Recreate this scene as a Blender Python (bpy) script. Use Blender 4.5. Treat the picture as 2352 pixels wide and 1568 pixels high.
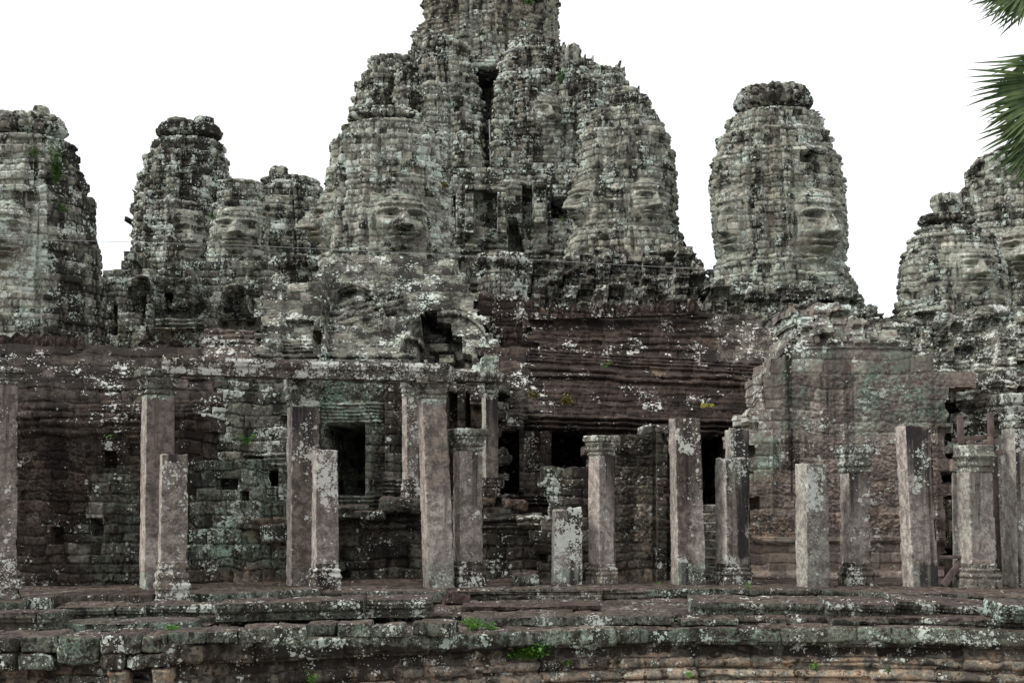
import bpy, math, random
import numpy as np

# ------------------------------------------------------------------ camera, sky, sun, exposure
S = bpy.context.scene
for _o in list(bpy.data.objects): bpy.data.objects.remove(_o)
PITCH = math.radians(6.05)
EYE = 1.4                      # eye height above the pillar floor (z = 0)
FP = 2352 * 50 / 36.0          # focal length in units of a 2352 x 1568 picture
cam_d = bpy.data.cameras.new("camera"); cam = bpy.data.objects.new("camera", cam_d)
S.collection.objects.link(cam); S.camera = cam
cam_d.lens = 50; cam_d.sensor_width = 36; cam_d.clip_end = 3000; cam_d.clip_start = .1
cam.location = (0, 0, EYE); cam.rotation_euler = (math.pi/2 + PITCH, 0, 0)

w = bpy.data.worlds.new("World"); S.world = w; w.use_nodes = True
nt = w.node_tree; nt.nodes.clear()
SUN_EL = math.radians(46)
def N(nt, t, **kw):
    n = nt.nodes.new(t)
    for k, v in kw.items():
        if k.startswith('i_'):
            n.inputs[k[2:].replace('_', ' ')].default_value = v
        else: setattr(n, k, v)
    return n
sky = N(nt, 'ShaderNodeTexSky', sky_type='NISHITA', sun_disc=False)
sky.sun_elevation = SUN_EL; sky.sun_rotation = math.radians(-118); sky.air_density = 1; sky.dust_density = 3
tcw = N(nt, 'ShaderNodeTexCoord'); cn = N(nt, 'ShaderNodeTexNoise', i_Scale=2.2, i_Detail=5.0, i_Roughness=.55)
nt.links.new(tcw.outputs['Generated'], cn.inputs['Vector'])
cr = N(nt, 'ShaderNodeValToRGB'); cr.color_ramp.elements[0].color = (10.2, 10.7, 11.2, 1); cr.color_ramp.elements[1].color = (12.4, 12.4, 12.4, 1)
cr.color_ramp.elements[0].position = .35; cr.color_ramp.elements[1].position = .6
nt.links.new(cn.outputs['Fac'], cr.inputs['Fac'])
mxw = N(nt, 'ShaderNodeMix', data_type='RGBA'); mxw.inputs['Factor'].default_value = .9
nt.links.new(sky.outputs[0], mxw.inputs['A']); nt.links.new(cr.outputs[0], mxw.inputs['B'])
bg = N(nt, 'ShaderNodeBackground'); bg.inputs['Strength'].default_value = .1
wo = N(nt, 'ShaderNodeOutputWorld')
nt.links.new(mxw.outputs['Result'], bg.inputs[0]); nt.links.new(bg.outputs[0], wo.inputs[0])
sun_d = bpy.data.lights.new("sun", 'SUN'); sun = bpy.data.objects.new("sun", sun_d); S.collection.objects.link(sun)
sun_d.energy = 2.1; sun_d.angle = math.radians(20); sun_d.color = (1, .96, .9)
sun.rotation_euler = (math.radians(44), 0, math.radians(-72))      # from the upper left, behind the camera
S.view_settings.view_transform = 'Standard'; S.view_settings.look = 'None'
S.view_settings.exposure = .14; S.view_settings.gamma = 1

# ------------------------------------------------------------------ pixel <-> world helpers
CP, SP = math.cos(PITCH), math.sin(PITCH)
def ray(px, py, Y):
    """world point at distance Y (along +Y) seen at (px, py) of the 2352 x 1568 picture"""
    dx = (np.asarray(px, float) - 1176) / FP; dy = (784 - np.asarray(py, float)) / FP
    vy = CP - dy*SP; vz = SP + dy*CP
    t = Y / vy
    return dx*t, Y + 0*t, EYE + vz*t
def proj(X, Y, Z):
    d = Z - EYE
    f = Y*CP + d*SP; u = -Y*SP + d*CP
    return 1176 + FP*X/f, 784 - FP*u/f
def Yat(py, z):
    dy = (784 - py)/FP
    return (z - EYE) * (CP - dy*SP) / (SP + dy*CP)
def pm(Y): return Y/FP           # metres per picture unit at distance Y

# ------------------------------------------------------------------ numpy noise
_rs = np.random.RandomState(7)
_T2 = _rs.rand(256, 256).astype(np.float32)
_T3 = _rs.rand(32, 32, 32).astype(np.float32)
_H = _rs.rand(4, 65536).astype(np.float32)
def n2(x, y):
    xi = np.floor(x).astype(np.int64); yi = np.floor(y).astype(np.int64)
    fx = x - xi; fy = y - yi; fx = fx*fx*(3-2*fx); fy = fy*fy*(3-2*fy)
    a = _T2[xi & 255, yi & 255]; b = _T2[(xi+1) & 255, yi & 255]; c = _T2[xi & 255, (yi+1) & 255]; d = _T2[(xi+1) & 255, (yi+1) & 255]
    return (a*(1-fx)+b*fx)*(1-fy) + (c*(1-fx)+d*fx)*fy
def f2(x, y, o=4, r=.5):
    s = 0; a = 1; t = 0
    for i in range(o):
        s = s + a*n2(x*2**i + 17.3*i, y*2**i + 5.1*i); t += a; a *= r
    return s/t
def n3(x, y, z):
    xi = np.floor(x).astype(np.int64); yi = np.floor(y).astype(np.int64); zi = np.floor(z).astype(np.int64)
    fx = x-xi; fy = y-yi; fz = z-zi; fx = fx*fx*(3-2*fx); fy = fy*fy*(3-2*fy); fz = fz*fz*(3-2*fz)
    r = 0
    for i in (0, 1):
        for j in (0, 1):
            for k in (0, 1):
                r = r + _T3[(xi+i) & 31, (yi+j) & 31, (zi+k) & 31] * (fx if i else 1-fx)*(fy if j else 1-fy)*(fz if k else 1-fz)
    return r
def f3(x, y, z, o=3, r=.5):
    s = 0; a = 1; t = 0
    for i in range(o):
        s = s + a*n3(x*2**i + 3.7*i, y*2**i + 9.1*i, z*2**i); t += a; a *= r
    return s/t
def hsh(k, a, b, seed=0):
    i = (a.astype(np.int64)*7919 + b.astype(np.int64)*104729 + seed*1299709) & 65535
    return _H[k, i]
def sm(a, b, x):
    t = np.clip((x-a)/(b-a), 0, 1); return t*t*(3-2*t)
def gs(x): return np.exp(-x*x)

def masonry(U, V, seed, ch, bw, gap, slope=0., warp=1.):
    """courses of blocks. returns distance to joint, four per-block randoms, block centre"""
    rs = np.random.RandomState(seed)
    V2 = V + slope*U + warp*(f2(U/(bw*2.3)+seed, V/(ch*6), 2) - .5)*ch*.8 + warp*(n2(U/(bw*.6)+seed, V/ch*.7) - .5)*ch*.22
    U2 = U + warp*(n2(U/bw*1.1+seed, V/(ch*.8)) - .5)*bw*.16
    v0 = V2.min() - 1; n = int((V2.max() - v0)/(ch*.6)) + 6
    hts = ch*(.72 + .56*rs.rand(n)); e = v0 + np.concatenate([[0], np.cumsum(hts)])
    row = np.clip(np.searchsorted(e, V2.ravel()).reshape(V2.shape) - 1, 0, n-1)
    dv = np.minimum(V2 - e[row], e[row+1] - V2)
    wr = bw*(.7 + .7*rs.rand(n)); off = rs.rand(n)*bw*10
    t = (U2 + off[row] + 1000*bw)/wr[row]
    c = np.floor(t); fr = t - c
    j = hsh(0, row, c, seed)*.45
    c = np.where(fr < j, c-1, c)
    left = c + hsh(0, row, c, seed)*.45; right = c + 1 + hsh(0, row, c+1, seed)*.45
    du = np.minimum(t-left, right-t)*wr[row]
    r = [hsh(k, row, c, seed+1) for k in range(4)]
    Uc = (left+right)/2*wr[row] - off[row] - 1000*bw
    Vc = (e[row]+e[row+1])/2 - slope*U
    bu = (t-left)/(right-left) - .5; bv = (V2-e[row])/(e[row+1]-e[row]) - .5
    return np.minimum(du, dv), r, Uc, Vc, row, bu, bv, dv

# ------------------------------------------------------------------ scene objects
COL = S.collection
def tag(o, label=None, cat=None, group=None, kind=None):
    if label: o['label'] = label
    if cat: o['category'] = cat
    if group: o['group'] = group
    if kind: o['kind'] = kind
    return o
def empty(name, loc, label, cat, group=None, kind=None):
    o = bpy.data.objects.new(name, None); COL.objects.link(o); o.location = loc
    return tag(o, label, cat, group, kind)
def setpar(o, par):
    if par is not None:
        o.parent = par
        q = par; off = np.zeros(3)
        while q is not None: off += np.array(q.location); q = q.parent
        o.location = tuple(np.array(o.location) - off)
def mesh_np(name, V, F, mat, parent=None, za=None, zb=None, smooth=False):
    me = bpy.data.meshes.new(name)
    nv = len(V); F = np.asarray(F, np.int32)
    k = F.shape[1]; nf = len(F)
    me.vertices.add(nv); me.vertices.foreach_set('co', np.asarray(V, np.float32).ravel())
    me.loops.add(nf*k); me.loops.foreach_set('vertex_index', F.ravel())
    me.polygons.add(nf); me.polygons.foreach_set('loop_start', np.arange(0, nf*k, k, dtype=np.int32))
    me.update(calc_edges=True)
    if k == 4: pass
    for nm, A in (('za', za), ('zb', zb)):
        if A is not None:
            at = me.color_attributes.new(nm, 'FLOAT_COLOR', 'POINT')
            B = np.ones((nv, 4), np.float32); B[:, :A.shape[1]] = A
            at.data.foreach_set('color', B.ravel())
    if smooth: me.polygons.foreach_set('use_smooth', np.ones(nf, bool))
    me.materials.append(mat)
    o = bpy.data.objects.new(name, me); COL.objects.link(o)
    setpar(o, parent)
    return o
def grid_out(name, P, keep, za, zb, mat, parent=None, back=None, smooth=False):
    """P (ny,nx,3); keep (ny-1,nx-1) cells; back: y value (or array) the rim is extruded to"""
    ny, nx = P.shape[:2]
    if not keep.any(): return None
    idx = np.arange(ny*nx).reshape(ny, nx)
    a, b, c, d = idx[:-1, :-1][keep], idx[:-1, 1:][keep], idx[1:, 1:][keep], idx[1:, :-1][keep]
    F = np.stack([a, d, c, b], 1)
    V = P.reshape(-1, 3); ZA = za.reshape(-1, za.shape[-1]); ZB = zb.reshape(-1, zb.shape[-1])
    if back is not None:
        K = np.zeros((ny+1, nx+1), bool); K[1:-1, 1:-1] = keep
        k = K[1:-1, 1:-1]; E = []
        up = k & ~K[:-2, 1:-1]; E.append(np.stack([idx[:-1, 1:][up], idx[:-1, :-1][up]], 1))
        dn = k & ~K[2:, 1:-1]; E.append(np.stack([idx[1:, :-1][dn], idx[1:, 1:][dn]], 1))
        lf = k & ~K[1:-1, :-2]; E.append(np.stack([idx[:-1, :-1][lf], idx[1:, :-1][lf]], 1))
        rt = k & ~K[1:-1, 2:]; E.append(np.stack([idx[1:, 1:][rt], idx[:-1, 1:][rt]], 1))
        E = np.concatenate(E)
        # rim in a few rings so it keeps some relief of its own
        prev = E; nv = len(V); rings = 4
        uq, inv = np.unique(E.ravel(), return_inverse=True); inv = inv.reshape(E.shape)
        y0 = V[uq, 1]; y1 = np.maximum(np.broadcast_to(back, (ny*nx,))[uq] if np.ndim(back) else np.full(len(uq), back), y0+.2)
        cur = E
        for q in range(1, rings+1):
            t = (q/rings)**1.6
            W = V[uq].copy(); W[:, 1] = y0 + (y1-y0)*t
            if q < rings:
                rg_ = .10*min(1., float(np.mean(y1-y0))/2)
                W[:, 0] += (f3(W[:, 0]*3, W[:, 1]*3, W[:, 2]*5, 2)-.5)*rg_*2; W[:, 2] += (f3(W[:, 0]*4+9, W[:, 1]*3, W[:, 2]*4, 2)-.5)*rg_*1.6
            base = len(V); V = np.concatenate([V, W]); ZA = np.concatenate([ZA, ZA[uq]]); ZB = np.concatenate([ZB, ZB[uq]])
            nxt = base + inv
            F = np.concatenate([F, np.stack([cur[:, 0], nxt[:, 0], nxt[:, 1], cur[:, 1]], 1)[:, ::-1]])
            cur = nxt
    used, inv = np.unique(F.ravel(), return_inverse=True)
    V = V[used]; F = inv.reshape(F.shape)
    return mesh_np(name, V, F, mat, parent, ZA[used], ZB[used], smooth)
# ------------------------------------------------------------------ materials
def stone_material(name, k, bump=.6, runs=.34, lich=1.0, contrast=1.0, cols=None, wts=(.34, .44, .22)):
    """weathered sandstone. k scales the pattern; za = tone, green, brown; zb = lichen, dark, warm"""
    m = bpy.data.materials.new(name); m.use_nodes = True; t = m.node_tree; t.nodes.clear()
    L = t.links.new
    out = N(t, 'ShaderNodeOutputMaterial'); b = N(t, 'ShaderNodeBsdfPrincipled')
    b.inputs['Roughness'].default_value = .93; b.inputs['Specular IOR Level'].default_value = .18
    L(b.outputs[0], out.inputs[0])
    geo = N(t, 'ShaderNodeNewGeometry')
    a1 = N(t, 'ShaderNodeAttribute', attribute_name='za'); a2 = N(t, 'ShaderNodeAttribute', attribute_name='zb')
    s1 = N(t, 'ShaderNodeSeparateColor'); s2 = N(t, 'ShaderNodeSeparateColor')
    L(a1.outputs['Color'], s1.inputs[0]); L(a2.outputs['Color'], s2.inputs[0])
    def noise(sc, det=5, ro=.6, vec=None, dist=0.):
        n = N(t, 'ShaderNodeTexNoise'); n.inputs['Scale'].default_value = sc; n.inputs['Detail'].default_value = det
        n.inputs['Roughness'].default_value = ro; n.inputs['Distortion'].default_value = dist
        L(vec or geo.outputs['Position'], n.inputs['Vector']); return n.outputs['Fac']
    def math_(op, a, b_=None, c=None, clamp=False):
        n = N(t, 'ShaderNodeMath', operation=op, use_clamp=clamp)
        for i, v in enumerate((a, b_, c)):
            if v is None: continue
            if isinstance(v, (int, float)): n.inputs[i].default_value = v
            else: L(v, n.inputs[i])
        return n.outputs[0]
    def step(v, lo, hi):
        n = N(t, 'ShaderNodeMapRange', interpolation_type='SMOOTHSTEP')
        L(v, n.inputs['Value'])
        for nm, q in (('From Min', lo), ('From Max', hi)):
            if isinstance(q, (int, float)): n.inputs[nm].default_value = q
            else: L(q, n.inputs[nm])
        return n.outputs[0]
    def mix(f, A, B, bt='MIX'):
        n = N(t, 'ShaderNodeMix', data_type='RGBA', blend_type=bt)
        if isinstance(f, (int, float)): n.inputs['Factor'].default_value = f
        else: L(f, n.inputs['Factor'])
        for nm, q in (('A', A), ('B', B)):
            if isinstance(q, tuple): n.inputs[nm].default_value = (*q, 1)
            else: L(q, n.inputs[nm])
        return n.outputs['Result']
    mp = N(t, 'ShaderNodeMapping'); mp.inputs['Scale'].default_value = (3.2*k, 3.2*k, runs*k); L(geo.outputs['Position'], mp.inputs['Vector'])
    streak = noise(1.0, 4, .62, mp.outputs[0])
    nb = noise(.9*k, 6, .62); nm_ = noise(5*k, 6, .68, dist=.4); nf = noise(19*k, 5, .78)
    C = dict(light=(.265, .240, .200), mid=(.108, .096, .082), brown=(.080, .055, .046), brownd=(.028, .0200, .0180),
             mint=(.170, .230, .182), warm=(.27, .185, .125), black=(.0145, .0118, .0112), lichen=(.68, .69, .65))
    if cols: C.update(cols)
    grey = mix(step(nm_, .40, .62), C['mid'], C['light'])
    brown = mix(step(nm_, .38, .62), C['brownd'], C['brown'])
    col = mix(s1.outputs[2], grey, brown)
    gm = math_('MULTIPLY', s1.outputs[1], step(math_('ADD', math_('MULTIPLY', nm_, .5), math_('MULTIPLY', nf, .5)), .43, .56), clamp=True)
    col = mix(gm, col, C['mint'])
    wm = math_('MULTIPLY', s2.outputs[2], step(nm_, .42, .62), clamp=True)
    col = mix(wm, col, C['warm'])
    tn = math_('MULTIPLY', s1.outputs[0], math_('MULTIPLY_ADD', nf, 2.6, -.28))
    cv = N(t, 'ShaderNodeVectorMath', operation='SCALE'); L(col, cv.inputs[0]); L(tn, cv.inputs['Scale']); col = cv.outputs[0]
    # dark weathering crust: blotches and vertical runs
    dsum = math_('ADD', math_('ADD', math_('MULTIPLY', streak, wts[0]), math_('MULTIPLY', nm_, wts[1])), math_('MULTIPLY', nf, wts[2]))
    thr = math_('MULTIPLY_ADD', s2.outputs[1], -.27, .625)
    dm = step(dsum, thr, math_('ADD', thr, .055/contrast))
    col = mix(math_('MULTIPLY', dm, .93), col, C['black'])
    # lichen: rosettes of two sizes, gathered in colonies
    wv = N(t, 'ShaderNodeTexNoise'); wv.inputs['Scale'].default_value = 20*k; L(geo.outputs['Position'], wv.inputs['Vector'])
    av = N(t, 'ShaderNodeVectorMath', operation='MULTIPLY_ADD'); L(wv.outputs['Color'], av.inputs[0])
    av.inputs[1].default_value = (.07/k,)*3; L(geo.outputs['Position'], av.inputs[2])
    lsum = None; col_n = noise(2.2*k, 3, .6)
    for sc, lo in ((6.5*k, .82), (14*k, 1.), (30*k, 1.1)):
        v = N(t, 'ShaderNodeTexVoronoi', feature='F1'); v.inputs['Scale'].default_value = sc; L(av.outputs[0], v.inputs['Vector'])
        sp = N(t, 'ShaderNodeSeparateColor'); L(v.outputs['Color'], sp.inputs[0])
        rad = math_('MULTIPLY', math_('SUBTRACT', math_('ADD', math_('MULTIPLY', s2.outputs[0], .62*lich), math_('MULTIPLY_ADD', col_n, 2.3, -.93)), math_('MULTIPLY_ADD', sp.outputs[0], .75, .12)), lo)
        q = step(math_('SUBTRACT', rad, v.outputs['Distance']), -.03, .06)
        lsum = q if lsum is None else math_('MAXIMUM', lsum, q)
    lm = math_('MULTIPLY', lsum, step(s2.outputs[0], .0, .12), clamp=True)
    lm = math_('MULTIPLY', lm, math_('MULTIPLY_ADD', nf, 1.0, .35), clamp=True)
    lc = mix(nb, (.50, .50, .46), C['lichen'])
    lc = mix(math_('MULTIPLY', s1.outputs[1], .65, clamp=True), lc, (.42, .55, .47))
    col = mix(lm, col, lc)
    L(col, b.inputs['Base Color'])
    bp = N(t, 'ShaderNodeBump'); bp.inputs['Strength'].default_value = bump; bp.inputs['Distance'].default_value = .05/k
    hsum = math_('ADD', math_('MULTIPLY', nm_, .6), math_('ADD', math_('MULTIPLY', nf, .35), math_('MULTIPLY', lm, .06)))
    L(hsum, bp.inputs['Height']); L(bp.outputs[0], b.inputs['Normal'])
    return m
TC = dict(light=(.43, .405, .345), mid=(.172, .158, .136), mint=(.215, .268, .212))
M_far = stone_material('stone_far', .62, bump=.35, cols=TC, wts=(.46, .36, .18), runs=.3)
M_tower = stone_material('stone_tower', .78, bump=.35, cols=TC, wts=(.46, .36, .18), runs=.25)
M_wall = stone_material('stone_wall', 1.05)
M_near = stone_material('stone_near', 1.6, bump=.45)
M_relief = stone_material('stone_relief', 1.0, runs=.10, contrast=.42, wts=(.62, .24, .14),
    cols=dict(light=(.36, .295, .255), mid=(.205, .165, .147), brown=(.15, .112, .100), brownd=(.065, .048, .045)))
M_pillar = stone_material('stone_pillar', 1.5, bump=.3, contrast=.62, runs=.11, wts=(.66, .24, .10),
    cols=dict(light=(.36, .325, .295), mid=(.168, .146, .133), brown=(.118, .093, .084), brownd=(.050, .040, .037), black=(.026, .023, .025)))
def plain(name, c1, c2, sc=8, rough=.8, trans=0, detail=4):
    m = bpy.data.materials.new(name); m.use_nodes = True; t = m.node_tree; b = t.nodes['Principled BSDF']
    n = N(t, 'ShaderNodeTexNoise'); n.inputs['Scale'].default_value = sc; n.inputs['Detail'].default_value = detail
    g = N(t, 'ShaderNodeNewGeometry'); t.links.new(g.outputs['Position'], n.inputs['Vector'])
    r = N(t, 'ShaderNodeValToRGB'); r.color_ramp.elements[0].color = (*c1, 1); r.color_ramp.elements[1].color = (*c2, 1)
    r.color_ramp.elements[0].position = .35; r.color_ramp.elements[1].position = .65
    t.links.new(n.outputs['Fac'], r.inputs[0]); t.links.new(r.outputs[0], b.inputs['Base Color'])
    b.inputs['Roughness'].default_value = rough; b.inputs['Specular IOR Level'].default_value = .25
    if trans:
        tr = N(t, 'ShaderNodeBsdfTranslucent'); t.links.new(r.outputs[0], tr.inputs[0])
        ms = N(t, 'ShaderNodeMixShader'); ms.inputs[0].default_value = trans
        o = [x for x in t.nodes if x.type == 'OUTPUT_MATERIAL'][0]
        t.links.new(b.outputs[0], ms.inputs[1]); t.links.new(tr.outputs[0], ms.inputs[2]); t.links.new(ms.outputs[0], o.inputs[0])
    return m
M_leaf = plain('weed_leaf', (.07, .19, .025), (.16, .34, .05), 14, .6, .35)
M_vine = plain('creeper_leaf', (.035, .075, .02), (.09, .17, .04), 9, .6, .25)
M_moss = plain('moss', (.07, .075, .02), (.24, .20, .03), 26, .95, detail=8)
M_palm = plain('palm_leaf', (.028, .060, .022), (.12, .175, .065), 5, .45, .2)
M_palmd = plain('dry_palm_leaf', (.16, .13, .06), (.30, .24, .11), 6, .6, .25)
M_bark = plain('palm_bark', (.07, .06, .05), (.14, .12, .10), 12, .95)
M_wood = plain('brace_timber', (.075, .060, .055), (.17, .13, .115), 9, .85)
M_wire = plain('cable', (.24, .24, .25), (.36, .37, .38), 4, .5)
M_earth = plain('earth', (.10, .075, .05), (.17, .13, .09), 2.5, .95)
# ------------------------------------------------------------------ builders
def inpoly(x, y, poly):
    r = np.zeros(x.shape, bool); n = len(poly)
    for i in range(n):
        x0, y0 = poly[i]; x1, y1 = poly[(i+1) % n]
        if y0 == y1: continue
        c = ((y0 > y) != (y1 > y)) & (x < (x1-x0)*(y-y0)/(y1-y0) + x0)
        r ^= c
    return r
def zone_attrs(PX, PY, r, base, zones, seed):
    """za = tone, green, brown ; zb = lichen, dark, warm"""
    A = {k: np.full(PX.shape, base.get(k, 1. if k == 't' else 0.), np.float32) for k in 'gbldwt'}
    wx = (f2(PX/38+seed, PY/38, 3) - .5)*60; wy = (f2(PX/38+seed+50, PY/38, 3) - .5)*60
    for (x0, y0, x1, y1, fe, d) in zones:
        X = PX + wx*min(1, fe/14); Y = PY + wy*min(1, fe/14); fe = max(fe, 1)
        m = sm(x0-fe/2, x0+fe/2, X)*(1-sm(x1-fe/2, x1+fe/2, X))*sm(y0-fe/2, y0+fe/2, Y)*(1-sm(y1-fe/2, y1+fe/2, Y))
        for k, v in d.items(): A[k] = A[k]*(1-m) + v*m
    tone = (.68 + .62*r[1])*A['t']
    tone = np.where(r[2] > .95, tone*1.45, tone)                      # fresh replaced blocks
    dark = A['d'] + (r[3]-.5)*base.get('pb', .35)
    l = A['l']*(.45 + 1.0*r[0])*np.where(A['l'] > 0, 1, 0)
    wm = A['w'] + np.where(r[2] < .018, .45*(base.get('wb', 1.)), 0)
    return (np.stack([tone, A['g']*(.5+r[3]), A['b']], -1).astype(np.float32),
            np.stack([l, dark, wm], -1).astype(np.float32))

def worn_top(za, zb, t):
    """trodden upper faces: brown, little crust, few colonies"""
    za[..., 1] *= 1-.85*t; za[..., 2] = za[..., 2]*(1-t) + .95*t; zb[..., 0] *= 1-.65*t; zb[..., 1] *= 1-.35*t; zb[..., 2] *= 1-.6*t; za[..., 0] *= 1+.12*t

def rect(x0, y0, x1, y1, d, e=0):
    def f(PX, PY, s):
        if e: m = sm(x0-e, x0+e, PX)*(1-sm(x1-e, x1+e, PX))*sm(y0-e, y0+e, PY)*(1-sm(y1-e, y1+e, PY))
        else: m = ((PX > x0) & (PX < x1) & (PY > y0) & (PY < y1))
        return m*d
    return f
def chunks(w, h, d, seed=0):
    def f(PX, PY, s):
        c = np.floor(PX/w + .3*np.sin(PY/97.)); r_ = np.floor(PY/h + hsh(0, c, 0*c, seed)*2)
        return (hsh(1, r_, c, seed)-.5)*d + (hsh(2, np.floor(PY/h*2.3), np.floor(PX/w*2.), seed)-.5)*d*.35 - gs(((PX/w + .3*np.sin(PY/97.)) % 1)/.06)*d*.35
    return f
def quadr(pts, d):
    return lambda PX, PY, s: inpoly(PX, PY, pts)*d
def mould(x0, y0, x1, y1, n, d, slope=0.):
    """run of n mouldings; d metres"""
    def f(PX, PY, s):
        t = (PY - slope*(PX-x0) - y0 + (f2(PX/45, PY/30, 3)-.5)*min(14, (y1-y0)/n*.7))/(y1-y0)
        m = (t > 0) & (t < 1) & (PX > x0) & (PX < x1)
        w = np.abs(np.sin(np.clip(t, 0, 1)*n*math.pi))**.6
        return m*(w*d)
    return f
def arc(cx, cy, rx, ry, wd, d, lobes=0, a0=-180, a1=0):
    """raised arch band (pediment); y down"""
    def f(PX, PY, s):
        an = np.degrees(np.arctan2((PY-cy)/ry, (PX-cx)/rx)); q = np.hypot((PX-cx)/rx, (PY-cy)/ry)
        if lobes: q = q + .05*np.abs(np.sin(np.radians(an)*lobes))
        dist = np.abs(q-1)*min(rx, ry)
        return ((dist < wd/2) & (an >= a0) & (an <= a1))*d + ((q < 1) & (PY < cy))*(-d*.4)
    return f
def carve(x0, y0, x1, y1, sc, d):
    """crowded low relief"""
    def f(PX, PY, s):
        m = sm(x0-4, x0+4, PX)*(1-sm(x1-4, x1+4, PX))*sm(y0-4, y0+4, PY)*(1-sm(y1-4, y1+4, PY))
        wx = PX + (n2(PX/sc/2, PY/sc/2)-.5)*sc*3; wy = PY + (n2(PX/sc/2+40, PY/sc/2)-.5)*sc*3
        h = np.abs(f2(wx/sc*1.3, wy/sc, 3, .6)-.5)*2
        b = f2(PX/sc*2.3+9, PY/sc*2.1, 3, .65)
        return m*((sm(.0, .25, h)-.6)*.40 + (b-.5)*1.0)*d
    return f

def mass(name, label, cat, poly, Y, seed, d0=None, feats=(), base=None, zones=(), ch=14, bw=28, step=2.3, thick=2.0, amp=1.5,
         mat=None, parts=(), group=None, slope=0., miss=.015, gap=1.3, gd=2.6, warp=1., ragged=True, parent=None, kind=None, rough=1.0, cut=()):
    """block masonry built as a real relief: Y may be a number or a function of px; d0 (metres) pushes the face back (roofs, setbacks)"""
    base = base or {}; mat = mat or M_wall
    xs = [p[0] for p in poly]; ys = [p[1] for p in poly]
    gx = np.arange(min(xs)-bw*.6, max(xs)+bw*.6, step); gy = np.arange(min(ys)-ch*.6, max(ys)+ch*.6, step)
    PX, PY = np.meshgrid(gx, gy)
    jd, r, Uc, Vc, row, bu, bv, dv = masonry(PX, PY, seed, ch, bw, gap, slope, warp)
    Yb = (Y(PX) if callable(Y) else np.full(PX.shape, float(Y)))
    s = Yb/FP
    if d0 is not None: Yb = Yb + d0(PX, PY)
    X, YY, Z = ray(PX, PY, Yb)
    A = amp*s
    D = (r[0]-.5)*2*A*(.5+r[2]) + (r[1]-.5)*bu*A*1.2 + (r[3]-.5)*bv*A*1.5
    D = D - np.where(r[2] < miss, amp*4.5*s, 0) - gs(jd/gap)*gd*s
    D = D + sm(0, 4.5, jd)*1.3*s*rough + (f2(PX/9+seed, PY/9, 3)-.5)*2.6*s*rough + (f2(PX/2.9+seed, PY/2.9, 2)-.5)*1.3*s*rough
    for f in feats: D = D + f(PX, PY, s)
    P = np.stack([X, YY - D, Z], -1)
    za, zb = zone_attrs(PX, PY, r, base, zones, seed)
    if ragged: ins = inpoly(Uc, Vc, poly)
    else: ins = inpoly(PX, PY, poly)
    for q in cut: ins &= ~inpoly(PX, PY, q)
    keep = ins[:-1, :-1]
    if parent is None:
        cy = float(np.mean(Yb)); bx, by_, bz = ray(np.mean(xs), max(ys), cy)
        root = empty(name, (float(bx), cy, max(float(bz), -.02)), label, cat, group, kind)
        body = 'wall'
    else: root = parent; body = name
    back = (Yb + thick)[...].ravel() if True else None
    used = np.zeros_like(keep)
    cX, cY = PX[:-1, :-1], PY[:-1, :-1]
    for (pn, q) in parts:
        pts = q if isinstance(q[0], tuple) else [(q[0], q[1]), (q[2], q[1]), (q[2], q[3]), (q[0], q[3])]
        m = inpoly(cX, cY, pts) & keep & ~used
        used |= m
        grid_out(pn, P, m, za, zb, mat, root)
    grid_out(body, P, keep & ~used, za, zb, mat, root, back)
    return root

def face_h(x, y):
    """a calm, broad Khmer face; x in half widths, y up, 0 at the eyes; metres per half width"""
    ax = np.abs(x)
    el = 1 - (x/(1.12-.30*np.clip(-y-.7, 0, 1)))**2 - ((y+.20)/1.72)**2
    h = .52*np.sqrt(np.clip(el, 0, 1))
    h = h + .10*gs((y - (.33 - .55*(ax-.38)**2))/.085)*(1-sm(.75, .95, ax))
    h = h - .26*gs((ax-.40)/.18)*gs((y-.07)/.15)
    h = h + .15*gs((ax-.43)/.16)*gs((y+.03)/.075)
    h = h - .06*gs((ax-.43)/.2)*gs((y+.16)/.05)
    t = np.clip((.28-y)/.90, 0, 1)
    nose = (.15+.30*t)*gs(x/(.085+.10*t))*sm(-.70, -.62, y)*(1-sm(.2, .36, y))
    h = h + nose + .13*gs((ax-.18)/.085)*gs((y+.57)/.09)
    h = h - .07*gs((ax-.14)/.1)*gs((y+.70)/.045)
    h = h + .07*gs((ax-.55)/.25)*gs((y+.55)/.35)
    ml = -1.03 + .16*x*x
    wm = 1-sm(.40, .50, ax)
    h = h + .19*gs((y-(ml+.105))/.065)*wm + .20*gs((y-(ml-.11))/.07)*(1-sm(.30, .44, ax)) - .14*gs((y-ml)/.035)*wm - .10*gs((y+.80)/.06)*gs(x/.5)
    h = h - .10*gs((ax-.52)/.08)*gs((y-ml-.02)/.09)
    h = h - .09*gs(x/.4)*gs((y+1.33)/.07) + .10*gs(x/.30)*gs((y+1.53)/.13)
    h = h + .17*gs((ax-1.12)/.09)*sm(-1.1, -1.0, y)*(1-sm(.25, .4, y))
    h = h - .12*gs((ax-.97)/.05)*sm(-1.1, -1.0, y)*(1-sm(.2, .35, y))
    h = h + .12*sm(.56, .60, y)*(1-sm(.80, .84, y))*(1-sm(1.0, 1.1, ax))*(.75+.25*np.sign(np.sin(x*22)))
    h = h + .05*sm(.86, .9, y)*(1-sm(1.15, 1.2, y))*(1-sm(.85, 1., ax))
    return h

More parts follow.
